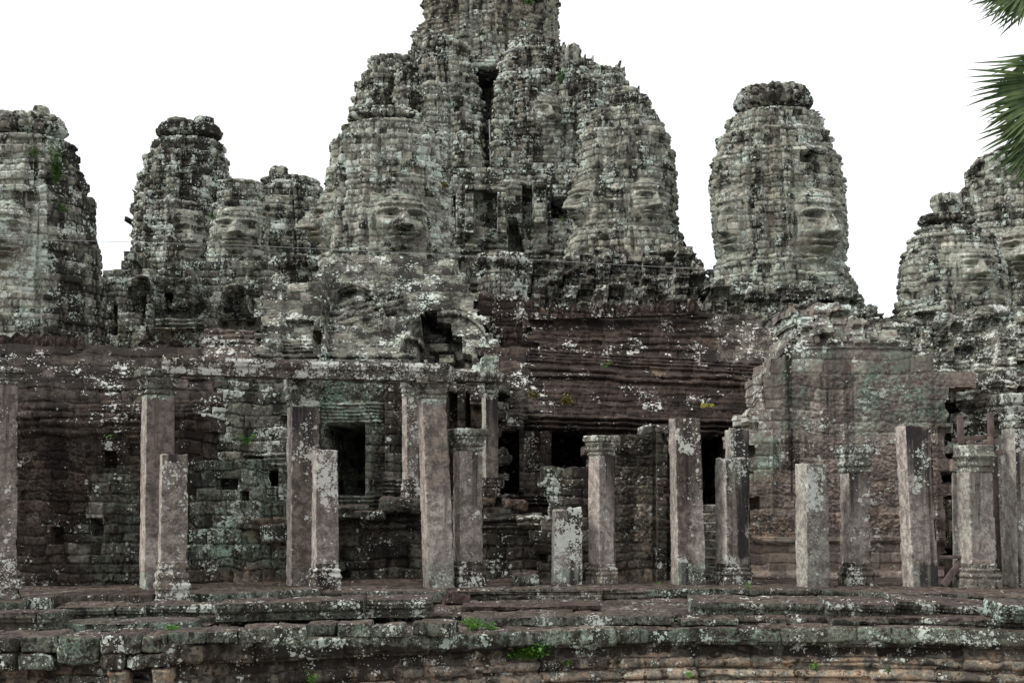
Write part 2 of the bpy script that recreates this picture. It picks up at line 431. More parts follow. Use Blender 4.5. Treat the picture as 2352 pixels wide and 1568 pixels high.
def tower(name, label, Y, edges, seed, faces=(), th0=20., base=None, zones=(), feats=(), ch=13, bw=25, step=2.0, mat=None, amp=1.7,
          crown=None, stubs=(), sq=2.7, cornices=(), group='carved stone face towers of the temple', miss=.02, jit=3, parts=(), open_top=False):
    """round, stepped tower. edges: (py, xl, xr) of its outline at distance Y. faces: (angle, py_chin, py_eye, half width px)"""
    base = base or {}; mat = mat or M_tower
    e = np.array(edges, float)
    if crown and e[0, 0] < crown[3]+5: y_ = crown[3]+5; e = np.array([[y_, np.interp(y_, e[:, 0], e[:, 1]), np.interp(y_, e[:, 0], e[:, 2])]] + [list(q) for q in e if q[0] > y_])
    py = np.arange(e[0, 0], e[-1, 0]+step, step)
    xl = np.interp(py, e[:, 0], e[:, 1]); xr = np.interp(py, e[:, 0], e[:, 2])
    cxp = (xl+xr)/2; rp = (xr-xl)/2
    cx, _, zz = ray(cxp, py, Y); s = pm(Y)
    Rm = float(np.mean(rp)); 
    dth = step/max(Rm, 20)
    th = np.concatenate([np.linspace(-math.pi, -2.1, 14)[:-1], np.arange(-2.1, 2.1, dth), np.linspace(2.1, math.pi, 14)])
    TH, PYg = np.meshgrid(th, py)
    # the outline narrows upward: joints follow true arc length
    rg = rp[:, None]*np.ones_like(TH)
    U = TH*Rm; Vv = PYg
    jd, r, Uc, Vc, row, bu, bv, dv = masonry(U, Vv, seed, ch, bw, 1.1)
    # course-wise jitter of the radius
    rs = np.random.RandomState(seed); cj = (rs.rand(row.max()+1)-.5)*jit*.55
    t0 = math.radians(th0)
    ph = (TH - t0 + math.pi/4) % (math.pi/2) - math.pi/4
    pl = (np.abs(np.cos(TH-t0))**sq + np.abs(np.sin(TH-t0))**sq)**(-1/sq)
    a = np.abs(np.degrees(ph))
    pl = pl - .035*sm(29, 30, a)*(1-sm(33, 34, a)) - .02*sm(37.5, 38.5, a)
    red = .040*(a < 11) + .030*(a < 20) + .045*((a > 24) & (a < 30)) - .055*((a > 20) & (a < 24)) - .05*sm(40.5, 41.2, a) - .03
    pu = (np.abs(np.cos(th-t0))**sq + np.abs(np.sin(th-t0))**sq)**(-1/sq)
    mr = (pu*np.sin(th)).max(); mlft = -(pu*np.sin(th)).min()
    # stepped outline: short tiers of two to four courses, each with a lip
    nr_ = row.max()+1; st_ = np.zeros(nr_, int); k = 0; q_ = 0
    while k < nr_: ln = rs.randint(2, 5); st_[k:] = q_; q_ += 1; k += ln
    yrow = np.array([PYg[row == i].mean() if (row == i).any() else 0 for i in range(nr_)])
    ys_ = np.array([yrow[(st_ == i)].mean() for i in range(q_)])[st_]
    lip = np.zeros(nr_); first = np.r_[True, st_[1:] != st_[:-1]]; lip[first] = 2.4; lip[np.r_[first[1:], False]] = -1.2
    yq = .25*PYg + .75*ys_[row]
    rg = np.interp(yq, py, rp); cxg = np.interp(yq, py, ray(cxp, py, Y)[0])
    fband = np.zeros(TH.shape)
    for (fa, chin, eye, hw, *am) in faces: fband = np.maximum(fband, sm(eye-45, eye-35, PYg)*(1-sm(chin+5, chin+15, PYg)))
    rg = rg*(1-fband) + rp[:, None]*fband; cxg = cxg*(1-fband) + cx[:, None]*fband
    R = rg*2/(mr+mlft)*pl + lip[row]*(1-fband)
    off = -(rg*2/(mr+mlft))*(mr-mlft)/2
    R = R + cj[row]
    if crown: R = R*(1 - .12*(PYg < py[0]+6))
    for (y0, y1, o) in cornices: R = R + o*((PYg > y0) & (PYg < y1))
    # tiers: every few courses a cornice, then a setback
    nt_ = row.max()+1; k = 0; tier = np.zeros(nt_); tidx = np.zeros(nt_, int)
    while k < nt_:
        ln = rs.randint(4, 8); tier[k] += .8; tidx[k:] += 1; k += ln
        if k-1 < nt_: tier[k-1] -= 1.3
    fm = np.zeros(TH.shape); FD = np.zeros(TH.shape)
    for (fa, chin, eye, hw, *am) in faces:
        fa = math.radians(fa); am = am[0] if am else 1.
        # heights on the near face of the tower, true distance
        Yn = Y - np.interp(eye, py, rp)*s*math.cos(fa)
        ze = float(ray(1176, eye, Yn)[2]); zc = float(ray(1176, chin, Yn)[2])
        uw = (ze-zc)/1.72
        hwm = hw*s
        xx = (TH-fa)*(rg*s)*1.0/hwm; yy = (zz[:, None]*np.ones_like(TH) - ze)/uw
        dd = face_h(xx, yy)
        m = (1-sm(1.22, 1.32, np.abs(xx)))*sm(-1.95, -1.78, yy)*(1-sm(1.15, 1.4, yy))
        FD = np.maximum(FD, m*(dd-.16)*hwm*1.65*am)
        fm = np.maximum(fm, m)
    q = 1 - .74*fm
    R = R + rg*red*(1-fm) + tier[row]*(1-fm) + ((r[3] > .86)*2.6 - (r[3] < .1)*2.6)*(1-fm)
    sec = np.floor((np.degrees(TH)-th0+180)/11 + (hsh(0, tidx[row], 0*row, seed)-.5)*.0); R = R + ((hsh(1, tidx[row], sec, seed)-.5)*6.5 + (hsh(2, row//2, np.floor((np.degrees(TH)-th0)/6.), seed)-.5)*2.5)*(1-fm)
    A = amp*s
    D = ((r[0]-.5)*2*A*(.5+r[2]) + (r[1]-.5)*bu*A*1.3 + (r[3]-.5)*bv*A*1.6)*q
    D = D - np.where((r[2] < miss) & (fm < .3), amp*4.5*s, 0) - gs(jd/1.35)*(4.3-2.1*fm)*s
    D = D + sm(0, 3.5, jd)*.9*s*q + (f2(U/9+seed, Vv/9, 3)-.5)*(1.8*q)*s + (f2(U/2.6+seed, Vv/2.6, 2)-.5)*1.1*s*(.4+.6*q)
    # carved ornament: small upright motifs course by course away from the faces
    orn = (hsh(2, row, np.zeros_like(row), seed) > .55)*(np.abs(np.sin(U/ (6+4*hsh(3, row, np.zeros_like(row), seed)) )) - .5)*2.2*s*(1-fm)
    D = D + orn + FD
    Rw = R*s + D
    X = cxg + (off*s) + Rw*np.sin(TH); Yw = Y - Rw*np.cos(TH); Z = zz[:, None]*np.ones_like(TH)
    gpx, gpy = proj(X, Yw, Z)
    Dd = np.zeros_like(TH)
    for f in feats: Dd = Dd + f(gpx, gpy, s)*(np.cos(TH) > 0)
    Yw = Yw - Dd
    za, zb = zone_attrs(gpx, gpy, r, base, zones, seed)
    zb[..., 1] -= .09*fm; zb[..., 0] *= 1-.25*fm; za[..., 0] = za[..., 0]*(1-.35*fm) + .98*.35*fm
    P = np.stack([X, Yw, Z], -1)
    if not open_top:
        c0 = P[0].mean(0)
        rows = []
        for k in (1., .8, .55, .3, .02):
            rr = c0 + (P[0]-c0)*k; rr[:, 2] = P[0, :, 2] + (1-k)*3*s + (f2(rr[:, 0]/s/6, rr[:, 1]/s/6, 2)-.5)*4*s*(k < 1); rows.append(rr)
        top = np.stack(rows[::-1]); P = np.concatenate([top, P[1:]])
        za = np.concatenate([np.repeat(za[:1], len(rows), 0), za[1:]]); zb = np.concatenate([np.repeat(zb[:1], len(rows), 0), zb[1:]])
        fm = np.concatenate([np.zeros((len(rows), fm.shape[1])), fm[1:]])
        gpx = np.concatenate([np.repeat(gpx[:1], len(rows), 0), gpx[1:]]); gpy = np.concatenate([np.repeat(gpy[:1], len(rows), 0), gpy[1:]])
    root = empty(name, (float(cx[-1]), Y, float(zz[-1])), label, 'tower', group)
    keep = np.ones((P.shape[0]-1, P.shape[1]-1), bool); used = np.zeros_like(keep)
    for (pn, qd) in parts:
        m = inpoly(gpx[:-1, :-1], gpy[:-1, :-1], qd) & (P[:-1, :-1, 1] < Y) & ~used; used |= m
        grid_out(pn, P, m, za, zb, mat, root)
    if faces:
        thg = np.degrees(np.broadcast_to(th, (P.shape[0], len(th))))[:-1, :-1]
        for (fa, *_r) in faces:
            m = (fm[:-1, :-1] > .5) & (np.abs(thg-fa) < 44) & ~used; used |= m
            grid_out('carved_face', P, m, za, zb, mat, root)
    grid_out('body', P, keep & ~used, za, zb, mat, root)
    if crown: lotus(root, Y, *crown, seed=seed+5, base=dict(base, d=base.get('d', .5)+.22), mat=mat)
    for k, (x0, x1, y0, y1) in enumerate(stubs): stub(root, Y, x0, x1, y0, y1, seed+9+k, base, mat)
    return root

def revolve_px(name, root, Y, prof, cxp, seed, base, mat, pet=0, ped=.06, step=2.2, tilt=0., jag=0., amp=1.2, ch=12, bw=18, sqz=1.):
    """prof: list of (py, radius px)"""
    pr = np.array(prof, float); seg = np.hypot(np.diff(pr[:, 0]), np.diff(pr[:, 1])); L = np.concatenate([[0], np.cumsum(seg)])
    n = max(6, int(L[-1]/step)); t = np.linspace(0, L[-1], n)
    pyv = np.interp(t, L, pr[:, 0]); rv = np.interp(t, L, pr[:, 1])
    rm = max(pr[:, 1]); m = max(24, int(2*math.pi*rm/step)); th = np.linspace(-math.pi, math.pi, m)
    TH, T = np.meshgrid(th, t); s = pm(Y)
    jd, r, Uc, Vc, row, bu, bv, dv = masonry(TH*rm, T, seed, ch, bw, 1.3)
    R = rv[:, None]*np.ones_like(TH)
    if pet: R = R*(1 + ped*(np.abs(np.cos(TH*pet/2))-.6)) 
    R = R + ((r[0]-.5)*2*amp + (f2(TH*rm/6+seed, T/6, 3)-.5)*3 - gs(jd/1.3)*1.8)*np.clip(R/rm*2, 0, 1)
    pyg = pyv[:, None] + tilt*np.sin(TH)*R/rm + jag*(f2(TH*rm/14+seed, 0*TH, 2)-.5)*np.linspace(1, 0, n)[:, None]
    cx, _, _z = ray(cxp, float(np.mean(pyv)), Y)
    X = cx + R*s*np.sin(TH); Yw = Y - R*s*np.cos(TH)*sqz; Z = ray(np.full_like(pyg, cxp), pyg, Y)[2]
    gpx, gpy = proj(X, Yw, Z)
    za, zb = zone_attrs(gpx, gpy, r, base, (), seed)
    return grid_out(name, np.stack([X, Yw, Z], -1), np.ones((n-1, m-1), bool), za, zb, mat, root)
def lotus(root, Y, x0, x1, y0, y1, seed=1, base=None, mat=None, pet=26):
    """flaring lotus crown of petals with its flat broken top"""
    c = (x0+x1)/2; R = (x1-x0)/2; h = y1-y0
    revolve_px('lotus_crown', root, Y, [(y0+h*.02, 1), (y0+h*.0, R*.55), (y0+h*.02, R*.82), (y0+h*.10, R*.94), (y0+h*.28, R*1.0), (y0+h*.36, R*.96), (y0+h*.42, R*1.05),
               (y0+h*.62, R*1.07), (y0+h*.78, R*1.0), (y0+h*.90, R*.86), (y0+h*.98, R*.75), (y1+30, R*.75)], c, seed, base, mat, pet=pet, ped=.16, jag=h*.25)
def stub(root, Y, x0, x1, y0, y1, seed, base, mat):
    c = (x0+x1)/2; R = (x1-x0)/2; h = y1-y0
    revolve_px('finial', root, Y, [(y0, 1), (y0, R*.75), (y0+h*.15, R*.96), (y0+h*.5, R), (y0+h*.7, R*.85), (y1, R*.72), (y1+h*.4, R*.8)], c, seed, base, mat, pet=8, ped=.06, jag=h*.2)

def sweep(name, path, prof, seed, parent, base=None, zones=(), mat=None, step=.014, ch=.3, bw=.6, amp=.008, pstep=None, slopey=0):
    """profile (out, z) list swept along a ground path [(x, y)], out is towards the camera"""
    base = base or {}; mat = mat or M_near; pstep = pstep or step
    p = np.array(path, float); seg = np.hypot(*np.diff(p, axis=0).T); L = np.concatenate([[0], np.cumsum(seg)])
    u = np.arange(0, L[-1], step); X0 = np.interp(u, L, p[:, 0]); Y0 = np.interp(u, L, p[:, 1])
    tx, ty = np.gradient(X0), np.gradient(Y0)
    k = np.ones(61)/61
    tx = np.convolve(np.pad(tx, 30, 'edge'), k, 'valid'); ty = np.convolve(np.pad(ty, 30, 'edge'), k, 'valid')
    l = np.hypot(tx, ty); nx, ny = ty/l, -tx/l
    pr = np.array(prof, float); sg = np.hypot(*np.diff(pr[:, :2], axis=0).T); Lp = np.concatenate([[0], np.cumsum(sg)])
    vs = [0]
    while vs[-1] < Lp[-1]:
        o = np.interp(vs[-1], Lp, pr[:, 0]); vs.append(vs[-1] + (pstep if o > -.5 else .06))
    v = np.minimum(np.array(vs), Lp[-1])
    O = np.interp(v, Lp, pr[:, 0]); Zp = np.interp(v, Lp, pr[:, 1])
    dO = np.gradient(O); dZ = np.gradient(Zp); ll = np.hypot(dO, dZ)+1e-9; no, nz = -dZ/ll, dO/ll
    U, V = np.meshgrid(u, v)
    jd, r, Uc, Vc, row, bu, bv, dv = masonry(U, V, seed, ch, bw, step*.7)
    D = (r[0]-.5)*2*amp*1.6 + bu*(r[1]-.5)*amp*2 - gs(jd/(step*.8))*step*2.0 + sm(0, .03, jd)*.006
    D = D + (f2(U/.11+seed, V/.11, 4)-.5)*.022 + (f2(U/.8+seed, V/.5, 2)-.5)*.025
    chip = sm(.64, .72, f2(U/.3+seed+9, V/.15, 3)); D = D - chip*.03
    oo = O[:, None] + no[:, None]*D; zo = Zp[:, None] + nz[:, None]*D + (r[1]-.5)*amp*.8
    X = X0[None]+nx[None]*oo; Y = Y0[None]+ny[None]*oo
    gpx, gpy = proj(X, Y, zo)
    za, zb = zone_attrs(gpx, gpy, r, base, zones, seed)
    tp = (nz > .8)[:, None]*np.ones_like(X); worn_top(za, zb, tp)
    return grid_out(name, np.stack([X, Y, zo], -1)[:, ::-1], np.ones((len(v)-1, len(u)-1), bool), za[:, ::-1], zb[:, ::-1], mat, parent)

def col_piece(name, root, cx, cy, z0, z1, prof, W, rot, seed, base, zones, mat, dx=0., dxt=0., step=None, jag=0., cham=.07, rough=1., ecc=1., pale=0.):
    """square stone piece between z0 and z1; prof: (height fraction from the bottom, half-width scale); dx, dxt: sideways offset at bottom and top"""
    Y = cy; s = pm(Y); step = step or 1.9*s
    pr = np.array(prof, float); H = z1-z0
    seg = np.hypot(np.diff(pr[:, 0])*H, np.diff(pr[:, 1])*W); L = np.concatenate([[0], np.cumsum(seg)])
    n = max(4, int(L[-1]/step)); t = np.linspace(0, L[-1], n)
    hz = np.interp(t, L, pr[:, 0])*H + z0; sc = np.interp(t, L, pr[:, 1])
    # section: square with worn arrises
    m = max(24, int(8*W/step)); q = np.linspace(0, 4, m); side = np.floor(q).astype(int) % 4; f = (q-np.floor(q))*2-1
    ex = np.array([1, 0, -1, 0])[side]*1. + np.array([0, -1, 0, 1])[side]*f
    ey = np.array([0, 1, 0, -1])[side]*1. + np.array([1, 0, -1, 0])[side]*f
    k = 1-cham; ix = np.clip(ex, -k, k); iy = np.clip(ey, -k, k); dx_, dy_ = ex-ix, ey-iy; dl = np.hypot(dx_, dy_)+1e-9
    ex = ix+dx_/dl*cham; ey = iy+dy_/dl*cham
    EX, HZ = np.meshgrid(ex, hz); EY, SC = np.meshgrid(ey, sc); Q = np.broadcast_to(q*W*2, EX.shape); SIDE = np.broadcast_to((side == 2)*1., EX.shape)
    er = f2(Q/.05+seed, HZ/.05, 3)-.5; er2 = f2(Q/.3+seed, HZ/.3, 2)-.5
    corner = sm(.8, .98, np.minimum(np.abs(EX), np.abs(EY)))
    nick = corner*sm(.55, .75, f2(0*Q+seed*3.3+np.round(Q/W/2), HZ/.12, 3))*.06
    fct = SC*W*(1 - nick*rough) + (er*.010 + er2*.016)*rough*min(1, W/.2)
    lx = EX*fct*ecc; ly = EY*fct
    a = math.radians(rot); tt = (HZ-z0)/max(H, 1e-6)
    X = cx + dx + (dxt-dx)*tt + lx*math.cos(a) - ly*math.sin(a); Yw = cy + lx*math.sin(a) + ly*math.cos(a)
    Z = HZ + jag*(f2(X/.09+seed, Yw/.09, 3)-.55)*sm(.75, 1, tt)
    # closed ends
    rows = [np.stack([X, Yw, Z], -1)]
    for end, lst in ((0, 'b'), (-1, 't')):
        R0 = rows[0][end] if lst == 'b' else rows[0][end]
    Pm = np.stack([X, Yw, Z], -1)
    c0 = Pm[0].mean(0); c1 = Pm[-1].mean(0)
    bot = np.stack([c0+(Pm[0]-c0)*k_ for k_ in (.02, .5, .93)]); top = np.stack([c1+(Pm[-1]-c1)*k_ for k_ in (.95, .7, .4, .02)])
    if jag: top[..., 2] += jag*.5*(f2(top[..., 0]/.07+seed, top[..., 1]/.07, 2)-.5)
    P = np.concatenate([bot, Pm, top]); nn = P.shape[0]
    gpx, gpy = proj(P[..., 0], P[..., 1], P[..., 2])
    rr = [np.full(gpx.shape, v) for v in np.random.RandomState(seed).rand(4)*.3+.4]
    za, zb = zone_attrs(gpx, gpy, rr, base, zones, seed)
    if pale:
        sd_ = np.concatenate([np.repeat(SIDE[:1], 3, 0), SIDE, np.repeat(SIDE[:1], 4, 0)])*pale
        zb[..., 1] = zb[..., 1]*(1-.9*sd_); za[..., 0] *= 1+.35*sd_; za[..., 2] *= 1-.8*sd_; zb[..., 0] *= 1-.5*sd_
    return grid_out(name, P[::-1], np.ones((nn-1, m-1), bool), za[::-1], zb[::-1], mat, root, smooth=False)

def pillar(label, xb0, xb1, yb, xt0, xt1, yt, left=.2, cap=None, basep=None, seed=1, base=None, zones=(), group='weathered square stone pillars of the outer gallery',
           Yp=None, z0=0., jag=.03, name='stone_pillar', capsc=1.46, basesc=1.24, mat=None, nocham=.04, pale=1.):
    """left = visible share of the left-hand face. cap / basep: py where the capital ends / the base begins"""
    mat = mat or M_pillar
    Y = Yp or Yat(yb, z0); s = pm(Y)
    cb = (xb0+xb1)/2; ct = (xt0+xt1)/2; wv = ((xb1-xb0)+(xt1-xt0))/2*s
    tt = left/(1-left) if left < .98 else 20; rv = math.degrees(math.atan(tt))
    W = wv/2/(math.cos(math.radians(rv))+math.sin(math.radians(rv)))
    view = math.degrees(math.atan((cb-1176)/FP))
    rot = rv - view                                           # turned so the left face opens towards the camera
    Yc = Y + W                                                # the foot line is the near edge
    x0, _, _ = ray(cb, yb, Yc); zt = float(ray(ct, yt, Yc)[2]); x1, _, _ = ray(ct, yt, Yc); zb = z0
    root = empty(name, (float(x0), float(Yc), zb), label, 'pillar', group)
    base = base or {}
    zs, ze = zb, zt
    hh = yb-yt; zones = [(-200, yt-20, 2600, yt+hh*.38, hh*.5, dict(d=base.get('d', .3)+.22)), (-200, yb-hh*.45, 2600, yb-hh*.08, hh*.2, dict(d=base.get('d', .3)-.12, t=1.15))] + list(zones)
    dxf = lambda z: (x1-x0)*(z-zb)/(zt-zb)
    if basep: zs = float(ray(cb, basep, Yc)[2])
    if cap: ze = float(ray(ct, cap, Yc)[2])
    taper = (xt1-xt0)/max(1., (xb1-xb0)); taper = min(1., max(.8, taper))
    ws = W*2/(1+taper)
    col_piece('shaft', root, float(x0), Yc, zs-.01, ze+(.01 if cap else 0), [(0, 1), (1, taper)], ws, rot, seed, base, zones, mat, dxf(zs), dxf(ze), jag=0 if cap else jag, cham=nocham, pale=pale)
    if basep:
        b = basesc
        col_piece('pillar_base', root, float(x0), Yc, zb-.02, zs, [(0, b), (.36, b*.99), (.40, b*.93), (.46, b*.93), (.50, b*1.02), (.58, b*1.0), (.62, b*.92), (.68, b*.90), (.72, b*.96), (.78, b*.95), (.82, 1.0), (.86, .99), (.90, 1.05), (.96, 1.03), (1, 1.0)],
                  ws, rot, seed+1, dict(base, l=base.get('l', .2)+.48, d=base.get('d', .3)+.1), (), M_near, dxf(zb), dxf(zs), rough=1.6)
    if cap:
        c = capsc
        col_piece('capital', root, float(x0), Yc, ze, zt, [(0, taper), (.04, taper*1.08), (.12, taper*1.08), (.15, taper*1.0), (.22, taper*1.02), (.25, taper*1.14), (.36, taper*1.17), (.40, taper*1.08), (.48, taper*1.16), (.60, taper*1.32), (.64, taper*1.22), (.72, taper*c), (.96, taper*c*1.01), (1, taper*c*.95)],
                  ws, rot, seed+2, dict(base, l=base.get('l', .2)+.48, g=.4, d=.4), (), M_near, dxf(ze), dxf(zt), jag=.03, rough=1.6)
    return root

def rock(name, label, cat, c, dims, rot=(0, 0, 0), rad=.022, rough=.013, seed=1, base=None, mat=None, group=None, mould_=0., step=None, parent=None, joints=None, kind=None):
    """rounded, worn block. c centre, dims full size"""
    base = base or {}; mat = mat or M_near
    lx, ly, lz = [d/2 for d in dims]; step = step or max(.012, min(.02, max(dims)/90))
    from mathutils import Euler
    M = np.array(Euler([math.radians(a) for a in rot]).to_matrix())
    Vs, Fs, Ts, n0 = [], [], [], 0
    for ax in range(3):
        for sg in (-1, 1):
            o = [i for i in range(3) if i != ax]; d = (lx, ly, lz)
            a = np.linspace(-1, 1, max(3, int(2*d[o[0]]/step)+1)); b = np.linspace(-1, 1, max(3, int(2*d[o[1]]/step)+1))
            Aa, Bb = np.meshgrid(a, b); P = np.zeros(Aa.shape+(3,)); P[..., o[0]] = Aa*d[o[0]]; P[..., o[1]] = Bb*d[o[1]]; P[..., ax] = sg*d[ax]
            ny, nx = Aa.shape; idx = np.arange(ny*nx).reshape(ny, nx)+n0; n0 += ny*nx
            F = np.stack([idx[:-1, :-1], idx[:-1, 1:], idx[1:, 1:], idx[1:, :-1]], -1).reshape(-1, 4)
            if (sg < 0) != (ax == 1): F = F[:, ::-1]
            Vs.append(P.reshape(-1, 3)); Fs.append(F); Ts.append(np.full(ny*nx, 1. if ax == 2 and sg > 0 else 0.))
    V = np.concatenate(Vs); F = np.concatenate(Fs)
    rad = min(rad, lx*.8, ly*.8, lz*.8)
    inn = np.clip(V, [-lx+rad, -ly+rad, -lz+rad], [lx-rad, ly-rad, lz-rad]); dn = V-inn; ln = np.linalg.norm(dn, axis=1, keepdims=True)+1e-9
    nrm = dn/ln; V = inn + nrm*rad
    q = seed*3.17
    dis = (f3(V[:, 0]/.22+q, V[:, 1]/.22, V[:, 2]/.16, 3)-.5)*rough*2.6 + (f3(V[:, 0]/.05+q, V[:, 1]/.05, V[:, 2]/.05, 2)-.5)*rough*.8
    ch = sm(.60, .75, f3(V[:, 0]/.3+q+7, V[:, 1]/.3, V[:, 2]/.2, 2)); dis = dis - ch*rough*1.8
    if joints:
        for j in joints: dis = dis - gs((V[:, 0]-j)/(step*.8))*.03
    V = V + nrm*dis[:, None]
    if mould_:
        t = V[:, 2]/lz; V[:, 1] += np.where(V[:, 1] < 0, 1, 0)*mould_*(sm(-.1, .0, -t)*.9 + .35*np.abs(np.sin(t*6)))
    W = V @ M.T + np.array(c)
    gx, gy = proj(W[:, 0], W[:, 1], W[:, 2])
    rr = [np.full(len(W), v) for v in np.random.RandomState(seed).rand(4)*.5+.25]
    za, zb = zone_attrs(gx, gy, rr, base, (), seed)
    if mat is M_near: worn_top(za, zb, np.concatenate(Ts)*(dn[:, 2]/ln[:, 0] > .6))
    # origin at the centre of the block
    o = mesh_np(name, W-np.array(c), F, mat, None, za, zb); o.location = tuple(c)
    if parent is not None: setpar(o, parent)
    else: tag(o, label, cat, group, kind)
    return o

def crest(root, pts, Y, seed, h=22, pitch=26, base=None, mat=None, name='roof_crest', thick=.25, gaps=()):
    """row of small pointed leaf-shaped ridge stones along a polyline of px points"""
    xs = [p[0] for p in pts]
    poly = []
    x = xs[0]; rs = random.Random(seed)
    poly.append((xs[0], np.interp(xs[0], xs, [p[1] for p in pts])+4))
    while x < xs[-1]-pitch*.5:
        yb = np.interp(x+pitch/2, xs, [p[1] for p in pts]); hh = h*rs.uniform(.8, 1.1)*(0.25 if any(g0 < x < g1 for g0, g1 in gaps) else 1)
        for t, v in ((.0, .3), (.07, .55), (.16, .74), (.30, .88), (.42, .94), (.5, 1), (.58, .94), (.70, .88), (.84, .74), (.93, .55), (.99, .3)):
            poly.append((x+pitch*t, yb-hh*v))
        x += pitch
    poly.append((x, np.interp(x, xs, [p[1] for p in pts])+4))
    def ft(PX, PY, s):
        q = ((PX-xs[0]) % pitch)/pitch-.5; yb = np.interp(PX, xs, [p[1] for p in pts])
        rr = np.hypot(q/.28, (PY-(yb-h*.35))/(h*.38))
        return -gs((rr-1)/.28)*2.2*s + (rr < .7)*1.2*s
    return mass(name, None, None, poly, Y, seed, base=base, mat=mat, step=1.7, thick=thick, ch=60, bw=pitch, ragged=False, parent=root, feats=[ft], warp=.3)

def leaves(name, label, c, dims, n, size, seed, mat=None, cat='plant', group=None, stems=True, up=.4, thin=False):
    """small leafy weed: leaf blades on short stems within an ellipsoid"""
    rs = np.random.RandomState(seed); V = []; F = []
    nst = max(3, n//9); sx = []
    for i in range(nst):
        a = rs.rand()*6.28; q = math.sqrt(rs.rand())
        sx.append((math.cos(a)*q*dims[0]/2, math.sin(a)*q*dims[1]/2, (rs.rand()*.75+.25)*dims[2]))
    if stems:
        for (x, y, z) in sx:
            b = len(V); wd = size*.05
            p0 = np.array((x*.3, y*.3, 0)); p1 = np.array((x, y, z))
            for p in (p0, p1): V += [p+(wd, 0, 0), p+(-wd*.5, wd*.8, 0), p+(-wd*.5, -wd*.8, 0)]
            for k in range(3): F.append([b+k, b+(k+1) % 3, b+3+(k+1) % 3, b+3+k])
    for i in range(n):
        x, y, z = sx[rs.randint(nst)]; t = rs.rand()*.8+.25
        p = np.array((x*(.3+.7*t)+rs.randn()*size*.5, y*(.3+.7*t)+rs.randn()*size*.5, z*t+rs.randn()*size*.3))
        a = rs.rand()*6.28; el = rs.rand()*1.2-.5+up; d = np.array((math.cos(a)*math.cos(el), math.sin(a)*math.cos(el), math.sin(el)))
        sd = np.cross(d, (0, 0, 1)); sd = sd/np.linalg.norm(sd); upv = np.cross(sd, d)
        l = size*(.6+.7*rs.rand()); wd = l*(.16 if thin else .3); b = len(V)
        V += [p, p+d*l*.35+sd*wd+upv*wd*.3, p+d*l*.4, p+d*l*.35-sd*wd+upv*wd*.3, p+d*l*.75+sd*wd*.7-upv*l*.05, p+d*l-upv*l*.15, p+d*l*.75-sd*wd*.7-upv*l*.05]
        F += [[b, b+1, b+2, b+2], [b, b+2, b+3, b+3], [b+1, b+4, b+5, b+2], [b+2, b+5, b+6, b+3]]
    tris = []; quads = []
    me = bpy.data.meshes.new(name); me.from_pydata([tuple(v) for v in V], [], [tuple(dict.fromkeys(f)) for f in F]); me.materials.append(mat or M_leaf)
    o = bpy.data.objects.new(name, me); COL.objects.link(o); o.location = c
    return tag(o, label, cat, group)
# ------------------------------------------------------------------ ground
gv = np.array([(-600, -60, -2.2), (600, -60, -2.2), (600, 1500, -2.2), (-600, 1500, -2.2)], float)
tag(mesh_np('ground', gv, [[0, 1, 2, 3]], M_earth), kind='structure')

# ------------------------------------------------------------------ far towers
GT = 'carved stone face towers of the temple'
FAR = dict(l=.54, d=.54, g=.6, b=.10)
# central sanctuary: core and the shafts bundled around it
core = tower('stone_tower', 'tallest central tower running out of the top of the photo, brown streaked shaft', 62,
      [(-150, 1005, 1250), (-60, 985, 1280), (0, 970, 1290), (28, 965, 1287), (60, 972, 1290), (84, 978, 1284), (93, 978, 1284), (94, 948, 1286), (130, 943, 1292), (200, 930, 1310), (330, 915, 1345), (640, 860, 1400)], 101,
      th0=38, base=dict(FAR, l=.32, d=.42), zones=[(965, -50, 1060, 85, 30, dict(w=.35, b=.6)), (1130, -20, 1240, 90, 30, dict(w=.45, b=.4)), (1060, 90, 1250, 600, 40, dict(w=.15, g=.6))],
      ch=12, bw=19, amp=2.6, jit=4, mat=M_far, sq=2.2, cornices=[(20, 30, 4), (84, 92, -4)])
tower('stone_tower', 'rounded shoulder shaft stepping down left of the tallest central tower', 58,
      [(138, 888, 940), (146, 886, 945), (147, 850, 950), (166, 848, 955), (172, 838, 960), (190, 834, 962), (196, 824, 965), (214, 818, 968), (240, 812, 970), (262, 806, 975), (330, 800, 985), (640, 770, 1000)], 102,
      th0=10, base=FAR, ch=12, bw=19, amp=2.2, jit=5, mat=M_far, stubs=[(853, 884, 141, 166)])
tower('stone_tower', 'shoulder shaft stepping down right of the tallest central tower', 57,
      [(148, 1330, 1368), (158, 1328, 1372), (160, 1320, 1430), (178, 1300, 1436), (200, 1290, 1440), (240, 1280, 1450), (360, 1270, 1470), (640, 1260, 1500)], 103,
      th0=35, base=FAR, ch=12, bw=19, amp=2.4, jit=5, mat=M_far, stubs=[(1297, 1336, 104, 168)])
tower('stone_tower', 'slim left-of-slot shaft on the front of the central tower', 55,
      [(92, 985, 1050), (110, 965, 1075), (170, 950, 1092), (215, 948, 1104), (262, 945, 1116), (330, 940, 1122), (450, 930, 1130), (640, 920, 1130)], 104,
      th0=25, base=dict(FAR, g=.6), ch=12, bw=20, amp=2.2, jit=4, mat=M_far, sq=3.6)
tower('stone_tower', 'slim shaft with a small high face right of the dark slot on the central tower', 54,
      [(98, 1180, 1270), (120, 1150, 1286), (165, 1143, 1300), (215, 1134, 1312), (262, 1130, 1322), (330, 1136, 1330), (450, 1130, 1335), (640, 1120, 1345)], 105,
      faces=[(18, 305, 255, 34)], th0=18, base=dict(FAR, g=.5, w=.12), ch=11, bw=18, amp=2.0, jit=4, mat=M_far, sq=3.4)
